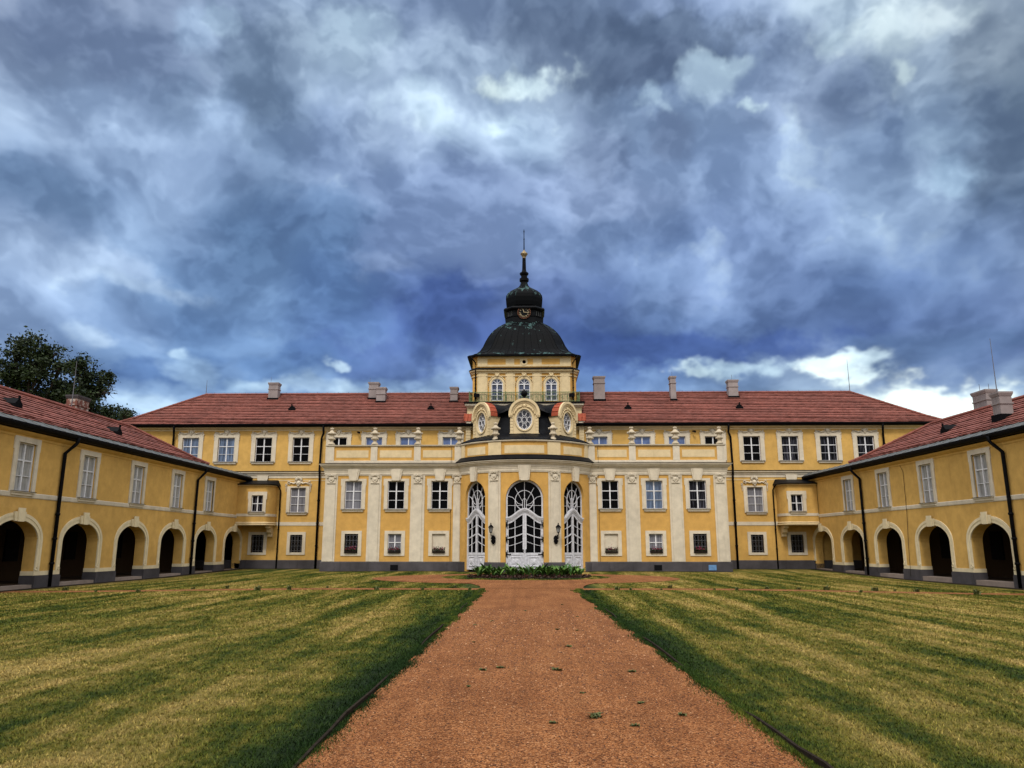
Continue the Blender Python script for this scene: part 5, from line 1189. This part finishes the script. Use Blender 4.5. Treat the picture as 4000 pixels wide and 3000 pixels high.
CLOUDS= [(8.31,34.98,9.46,2.35,(0.109,0.15,0.283),0.9,0.21,0.8140000000000001),(1.53,36.12,4.92,2.64,(0.15,0.195,0.352),0.8,0.21,0.8640000000000001),(10.5,33.01,3.43,1.77,(0.122,0.162,0.305),0.8,0.26,0.8640000000000001),(5.78,28.44,3.87,2.92,(0.175,0.227,0.434),0.8,0.26,0.9139999999999999),(11.88,28.68,2.16,2.03,(0.181,0.231,0.434),0.7,0.26,0.9139999999999999),(23.54,29.78,4.37,4.28,(0.171,0.223,0.413),0.85,0.24000000000000002,0.8640000000000001),(24.56,26.16,5.31,2.4,(0.181,0.254,0.479),0.7,0.26,0.9139999999999999),(33.48,24.77,2.06,4.1,(0.122,0.168,0.305),0.85,0.26,0.9139999999999999),(33.93,30.11,2.5,2.23,(0.242,0.283,0.413),0.7,0.26,0.964),(-31.97,31.54,6.78,2.44,(0.188,0.238,0.44),0.8,0.21,0.8640000000000001),(-21.52,32.06,3.26,4.0,(0.165,0.227,0.392),0.8,0.26,0.8640000000000001),(-36.21,21.75,4.22,1.37,(0.156,0.246,0.479),0.8,0.21,0.9139999999999999),(-26.68,23.57,2.4,1.48,(0.181,0.262,0.503),0.6,0.26,0.964),(-16.65,23.19,5.25,2.28,(0.098,0.178,0.402),0.8,0.26,0.9139999999999999),(-6.83,16.79,4.56,2.63,(0.042,0.093,0.371),0.85,0.26,0.9139999999999999),(-11.0,13.25,7.37,1.51,(0.048,0.107,0.392),0.75,0.3,0.85),(-27.67,11.56,2.41,1.2,(0.054,0.136,0.402),0.85,0.3,0.8),(-19.34,13.16,5.86,1.09,(0.072,0.175,0.468),0.6,0.3,0.9),(13.2,13.95,9.8,1.38,(0.023,0.065,0.296),0.9,0.16,0.764),(28.36,13.0,5.88,1.25,(0.065,0.122,0.314),0.85,0.18,0.8140000000000001),(10.72,21.5,5.68,1.36,(0.107,0.175,0.413),0.75,0.26,0.9139999999999999),(25.66,17.19,6.3,1.35,(0.084,0.15,0.392),0.7,0.26,0.964),(-4.38,26.82,3.72,1.42,(0.162,0.223,0.468),0.6,0.26,0.964),(-32.29,18.71,5.0,1.45,(0.413,0.503,0.807),0.7,0.26,1.014),(-29.07,17.74,4.08,0.67,(0.445,0.546,0.831),0.6,0.31,1.064),(-27.7,26.86,4.53,0.96,(0.361,0.456,0.761),0.6,0.31,1.064),(-32.6,27.68,3.85,1.35,(0.376,0.468,0.761),0.6,0.26,1.064),(-23.64,28.77,2.01,1.92,(0.392,0.503,0.839),0.6,0.31,1.064),(-27.06,33.65,1.96,1.62,(0.413,0.515,0.807),0.7,0.31,1.064),(-24.62,34.78,1.11,0.89,(0.546,0.658,0.913),0.6,0.36000000000000004,1.064),(-14.65,35.72,3.11,1.84,(0.61,0.716,0.939),0.75,0.31,1.064),(-8.0,31.04,3.56,2.5,(0.61,0.716,0.956),0.8,0.31,1.064),(-2.13,33.23,3.19,0.99,(0.913,0.956,1.0),0.95,0.31,1.014),(0.43,33.55,3.61,1.31,(0.753,0.839,0.973),0.9,0.31,1.014),(-8.79,29.8,1.24,0.85,(0.68,0.776,0.973),0.6,0.36000000000000004,1.064),(-1.28,31.04,2.74,1.02,(0.61,0.73,0.973),0.6,0.31,1.064),(14.86,31.86,2.33,1.76,(0.644,0.745,0.956),0.8,0.31,1.014),(16.54,33.09,2.3,0.79,(0.658,0.761,0.956),0.7,0.31,1.014),(10.59,30.84,2.01,1.0,(0.61,0.73,0.956),0.75,0.31,1.014),(18.31,30.05,1.12,0.81,(0.73,0.839,0.973),0.85,0.31,0.964),(27.95,33.13,3.65,1.72,(0.761,0.807,0.922),0.85,0.26,1.014),(28.44,30.42,1.12,1.33,(0.871,0.913,0.973),0.9,0.31,1.014),(24.82,33.28,1.72,1.62,(0.631,0.716,0.871),0.6,0.31,1.064),(31.55,32.88,2.53,0.98,(0.73,0.761,0.871),0.7,0.26,1.064),(30.16,23.53,2.21,1.4,(0.376,0.503,0.761),0.75,0.26,1.014),(30.56,25.51,2.07,0.92,(0.342,0.445,0.672),0.5,0.26,1.064),(5.86,24.34,5.96,1.44,(0.352,0.423,0.745),0.6,0.26,1.064),(15.3,18.21,6.73,1.26,(0.205,0.287,0.604),0.55,0.26,1.064),(13.88,16.13,6.44,0.73,(0.122,0.202,0.491),0.5,0.26,1.064),(-11.26,20.16,3.56,1.1,(0.305,0.381,0.687),0.55,0.26,1.064),(27.79,8.93,4.26,2.0,(0.956,0.973,1.0),1.0,0.36,0.86),(31.67,7.61,2.38,1.76,(0.956,0.973,1.0),1.0,0.36,0.86),(25.27,8.1,3.01,1.36,(0.831,0.888,0.982),0.9,0.4,0.8),(21.76,12.4,2.45,0.74,(0.855,0.913,1.0),0.9,0.38,0.85),(23.45,12.77,1.92,0.61,(0.68,0.776,0.939),0.8,0.38,0.9),(15.87,12.68,4.54,0.66,(0.61,0.745,0.939),0.7,0.35,1.0),(12.57,12.59,2.2,0.41,(0.753,0.855,0.973),0.7,0.4,1.0),(-10.35,11.0,5.77,0.94,(0.515,0.658,0.913),0.75,0.32,0.95),(-6.13,10.72,2.32,0.57,(0.701,0.807,0.956),0.7,0.4,1.0),(-15.14,12.96,1.12,0.33,(0.578,0.701,0.922),0.7,0.35,0.95),(-26.08,13.63,0.98,0.42,(0.413,0.552,0.823),0.7,0.31,1.014),(-31.15,13.88,1.36,0.99,(0.413,0.515,0.791),0.7,0.31,1.014),(-24.96,12.16,2.18,1.23,(0.305,0.445,0.745),0.65,0.3,0.95),(-21.33,11.38,2.63,0.9,(0.352,0.503,0.791),0.6,0.35,1.0),(-26.38,9.76,4.29,1.04,(0.445,0.578,0.839),0.6,0.28,1.0),(-17.44,11.45,4.79,0.83,(0.485,0.617,0.871),0.6,0.3,1.0),(-27.83,8.27,1.73,0.68,(0.68,0.776,0.922),0.8,0.3,0.9)]
SK_LIT=4.;SK_A=.27;SK_B=.42;SK_G=4.;SK_T=(1.20,1.36,1.27);SK_S=.2
# ---- cloud picture painted procedurally on the sky dome (azimuth x elevation), numpy only
def sky_image(W_,H_,A0,A1,E0,E1,CTRL,CLOUDS):
    rs=np.random.RandomState(21)
    def vnoise(x,y,seed):
        r=np.random.RandomState(seed); T=r.rand(256,256).astype(np.float32)
        xi=np.floor(x).astype(np.int32); yi=np.floor(y).astype(np.int32); fx=(x-xi); fy=(y-yi)
        fx=fx*fx*fx*(fx*(fx*6-15)+10); fy=fy*fy*fy*(fy*(fy*6-15)+10)
        a=T[yi&255,xi&255]; b=T[yi&255,(xi+1)&255]; c=T[(yi+1)&255,xi&255]; d=T[(yi+1)&255,(xi+1)&255]
        return (a*(1-fx)+b*fx)*(1-fy)+(c*(1-fx)+d*fx)*fy
    def fbm(x,y,seed,octv=6,gain=.52,billow=False):
        s=0;a=1.;t=0
        for o in range(octv):
            n=vnoise(x*2**o+17.3*o,y*2**o-9.1*o,seed+o)
            if billow: n=1-np.abs(2*n-1)
            s=s+a*n; t+=a; a*=gain
            x,y=x*.8-y*.6,x*.6+y*.8
        return s/t-.5
    def worley(x,y,seed):
        r=np.random.RandomState(seed); TX_=r.rand(256,256).astype(np.float32); TY_=r.rand(256,256).astype(np.float32)
        xi=np.floor(x).astype(np.int32); yi=np.floor(y).astype(np.int32); best=np.full(x.shape,9.,np.float32)
        for dx in (-1,0,1):
            for dy in (-1,0,1):
                a,b=(xi+dx)&255,(yi+dy)&255; d=(xi+dx+TX_[b,a]-x)**2+(yi+dy+TY_[b,a]-y)**2; best=np.minimum(best,d)
        return 1-np.sqrt(best)
    def puffs(x,y,seed,octv=4,gain=.5):
        s=0;a=1.;t=0
        for o in range(octv):
            s=s+a*worley(x*2.1**o+5.7*o,y*2.1**o+3.1*o,seed+o); t+=a; a*=gain
            x,y=x*.8-y*.6,x*.6+y*.8
        return s/t-.45
    az=np.linspace(A0,A1,W_,dtype=np.float32)[None,:].repeat(H_,0); el=np.linspace(E0,E1,H_,dtype=np.float32)[:,None].repeat(W_,1)
    ar,er=np.radians(az),np.radians(el)
    px=az/20; py=(el-.25*np.maximum(0,14-el)**1.35)/17.                               # clouds flatten towards the horizon
    # large warps give ragged cloud outlines
    w1=fbm(px*1.6,py*1.6,1,5); w2=fbm(px*1.6+40,py*1.6+7,9,5)
    v1=fbm(px*6,py*6,31,5,.6); v2=fbm(px*6+11,py*6+3,41,5,.6)
    k=.5+.5*np.clip(el/25,0,1)
    a2=az+(w1*4+v1*3.0); e2=el+(w2*3+v2*2.2)*k
    C=np.zeros((H_,W_,3),np.float32); rows=np.array(CTRL,np.float32); rows[:3]*=np.array([.80,.86,.93],np.float32)
    ce=np.array(ELS,np.float32); fa=np.clip((a2+40)/80,0,1)*16; ia=np.minimum(fa.astype(int),15); ta=(fa-ia)[...,None]; ta=ta*ta*(3-2*ta)
    fe=np.interp(e2,ce,np.arange(len(ce))); ie=np.minimum(fe.astype(int),len(ce)-2); te=(fe-ie)[...,None]; te=te*te*(3-2*te)
    C=(rows[ie,ia]*(1-ta)+rows[ie,ia+1]*ta)*(1-te)+(rows[ie+1,ia]*(1-ta)+rows[ie+1,ia+1]*ta)*te
    edge=fbm(px*4,py*4,61,7,.58); edge2=fbm(px*9,py*9,71,5,.6,True)
    for a_,e_,ra,re,c,am,lo,hi in CLOUDS:
        d=((a2-a_)/ra)**2+((e2-e_)/re)**2; m=d<6
        if not m.any(): continue
        g=np.exp(-d); t=np.clip((g+edge*1.35+edge2*.45-lo)/(hi-lo),0,1); t=t*t*(3-2*t)*am*np.clip((g-.02)/.22,0,1)
        C=C*(1-t[...,None])+np.array(c,np.float32)*t[...,None]
    # three decks of lumpy cloud: thin ragged rims let light through, thick cores are dark
    sm=lambda x,lo,hi:(lambda t:t*t*(3-2*t))(np.clip((x-lo)/(hi-lo),0,1))
    def deck(x,y,sc,seed,lo,hi):
        f=puffs(x*sc,y*sc*1.25,seed,4,.5)*.9+fbm(x*sc*.8,y*sc,seed+7,6,.55)*.9
        return sm(f,lo,hi)
    qx,qy=px+w1*.22+v1*.06,py+w2*.22+v2*.06
    def thick(x,y): return .56*deck(x,y,1.7,81,-.14,.20)+.32*deck(x+3,y+1,3.9,131,-.13,.20)+.12*deck(x+7,y+4,9.,181,-.10,.17)
    hgt=thick(qx,qy)-.48; lit=np.tanh((hgt-thick(qx+.01,qy+.04)+.48)*SK_LIT); dens=hgt*2
    fine=fbm(px*16,py*16,101,5,.6)
    gain=(1+SK_A*lit-SK_B*dens)*(1+.08*fine)
    tint=np.stack([np.clip(gain,.3,2.2)**1.12,np.clip(gain,.3,2.2),np.clip(gain,.3,2.2)**.82],-1)
    # thin bright gaps
    gap=np.clip((-hgt-.25+.3*fine)*SK_G,0,1)[...,None]; lum=C.mean(-1,keepdims=True); gap=gap*np.clip((lum-.2)*3.,0,1)*np.clip(el[...,None]/14-.6,0,1)
    C=C.mean(-1,keepdims=True)*SK_S+C*(1-SK_S); C=C*tint; C=C*(1-gap*.55)+np.array([.78,.86,.97])*gap*.55
    return C*np.array(SK_T)
A0,A1,E0,E1=-80,80,-1,62; IW,IH=1800,710
px_=np.ones((IH,IW,4),np.float32); px_[...,:3]=sky_image(IW,IH,A0,A1,E0,E1,SKY,CLOUDS)
img=bpy.data.images.new('cloud_field',IW,IH,float_buffer=True); img.colorspace_settings.name='Non-Color'; img.pixels.foreach_set(px_.ravel()); img.update()
az=math_(nt,'ARCTAN2',x0,y0_); el=math_(nt,'ARCSINE',z0_)
uv=N(nt,'ShaderNodeCombineXYZ')
for k,(v,lo,hi) in enumerate(((az,A0,A1),(el,E0,E1))):
    m=N(nt,'ShaderNodeMapRange'); m.inputs[1].default_value=R(lo); m.inputs[2].default_value=R(hi); L(nt,v,m.inputs[0]); L(nt,m.outputs[0],uv.inputs[k])
it=N(nt,'ShaderNodeTexImage'); it.image=img; it.extension='EXTEND'; it.interpolation='Cubic'; L(nt,uv.outputs[0],it.inputs['Vector']); cur=it.outputs['Color']
n1=noise(nt,D0,2.2,4,.55,.3)
# the rest of the dome: a paler, brighter overcast overhead and behind
def edge_(v,lo,hi):
    m=N(nt,'ShaderNodeMapRange'); m.interpolation_type='SMOOTHSTEP'; m.inputs[1].default_value=R(lo); m.inputs[2].default_value=R(hi); L(nt,v,m.inputs[0]); return m.outputs[0]
bkf=math_(nt,'MAXIMUM',edge_(math_(nt,"ABSOLUTE",az),55,95),edge_(el,44,62))
back=ramp(nt,n1,[(.3,(.58,.59,.62)),(.7,(1.2,1.18,1.14))])
zg=N(nt,'ShaderNodeMapRange'); zg.inputs[1].default_value=0.; zg.inputs[2].default_value=.9; zg.inputs[3].default_value=.60; zg.inputs[4].default_value=2.6; L(nt,z0_,zg.inputs[0])
back=mixc(nt,1.,back,zg.outputs[0],'MULTIPLY')
cur=mixc(nt,bkf,cur,back)
st=N(nt,'ShaderNodeTexSky'); st.sky_type='NISHITA'; st.sun_disc=False
SUN_EL,SUN_AZ=R(52),R(190)                         # behind the camera, to the left (clockwise from +Y)
st.sun_elevation=SUN_EL; st.sun_rotation=SUN_AZ
cur=mixc(nt,.08,cur,mixc(nt,1.,st.outputs[0],(.09,.09,.09),'MULTIPLY'))
L(nt,cur,bg.inputs['Color']); bg.inputs['Strength'].default_value=SKYS
ld=bpy.data.lights.new('Sun','SUN'); ld.energy=SUNS; ld.angle=R(10); ld.color=(1.,.93,.82)
lo=bpy.data.objects.new('Sun',ld); col.objects.link(lo)
sd=Vector((math.sin(SUN_AZ)*math.cos(SUN_EL),math.cos(SUN_AZ)*math.cos(SUN_EL),math.sin(SUN_EL)))
lo.rotation_euler=sd.to_track_quat('Z','Y').to_euler(); lo.location=sd*80
cam=bpy.data.cameras.new('Camera'); cam.sensor_width=36; cam.lens=26.972; cam.clip_end=3000; cam.clip_start=.1
co=bpy.data.objects.new('Camera',cam); col.objects.link(co); co.location=(.322,-55.047,1.725)
co.rotation_euler=(R(90+11.906),0,R(1.274)); sc.camera=co
sc.view_settings.view_transform='Standard'; sc.view_settings.look='None'; sc.view_settings.exposure=EXPO; sc.view_settings.gamma=1
sc.cycles.max_bounces=6; sc.cycles.diffuse_bounces=3; sc.cycles.use_denoising=True
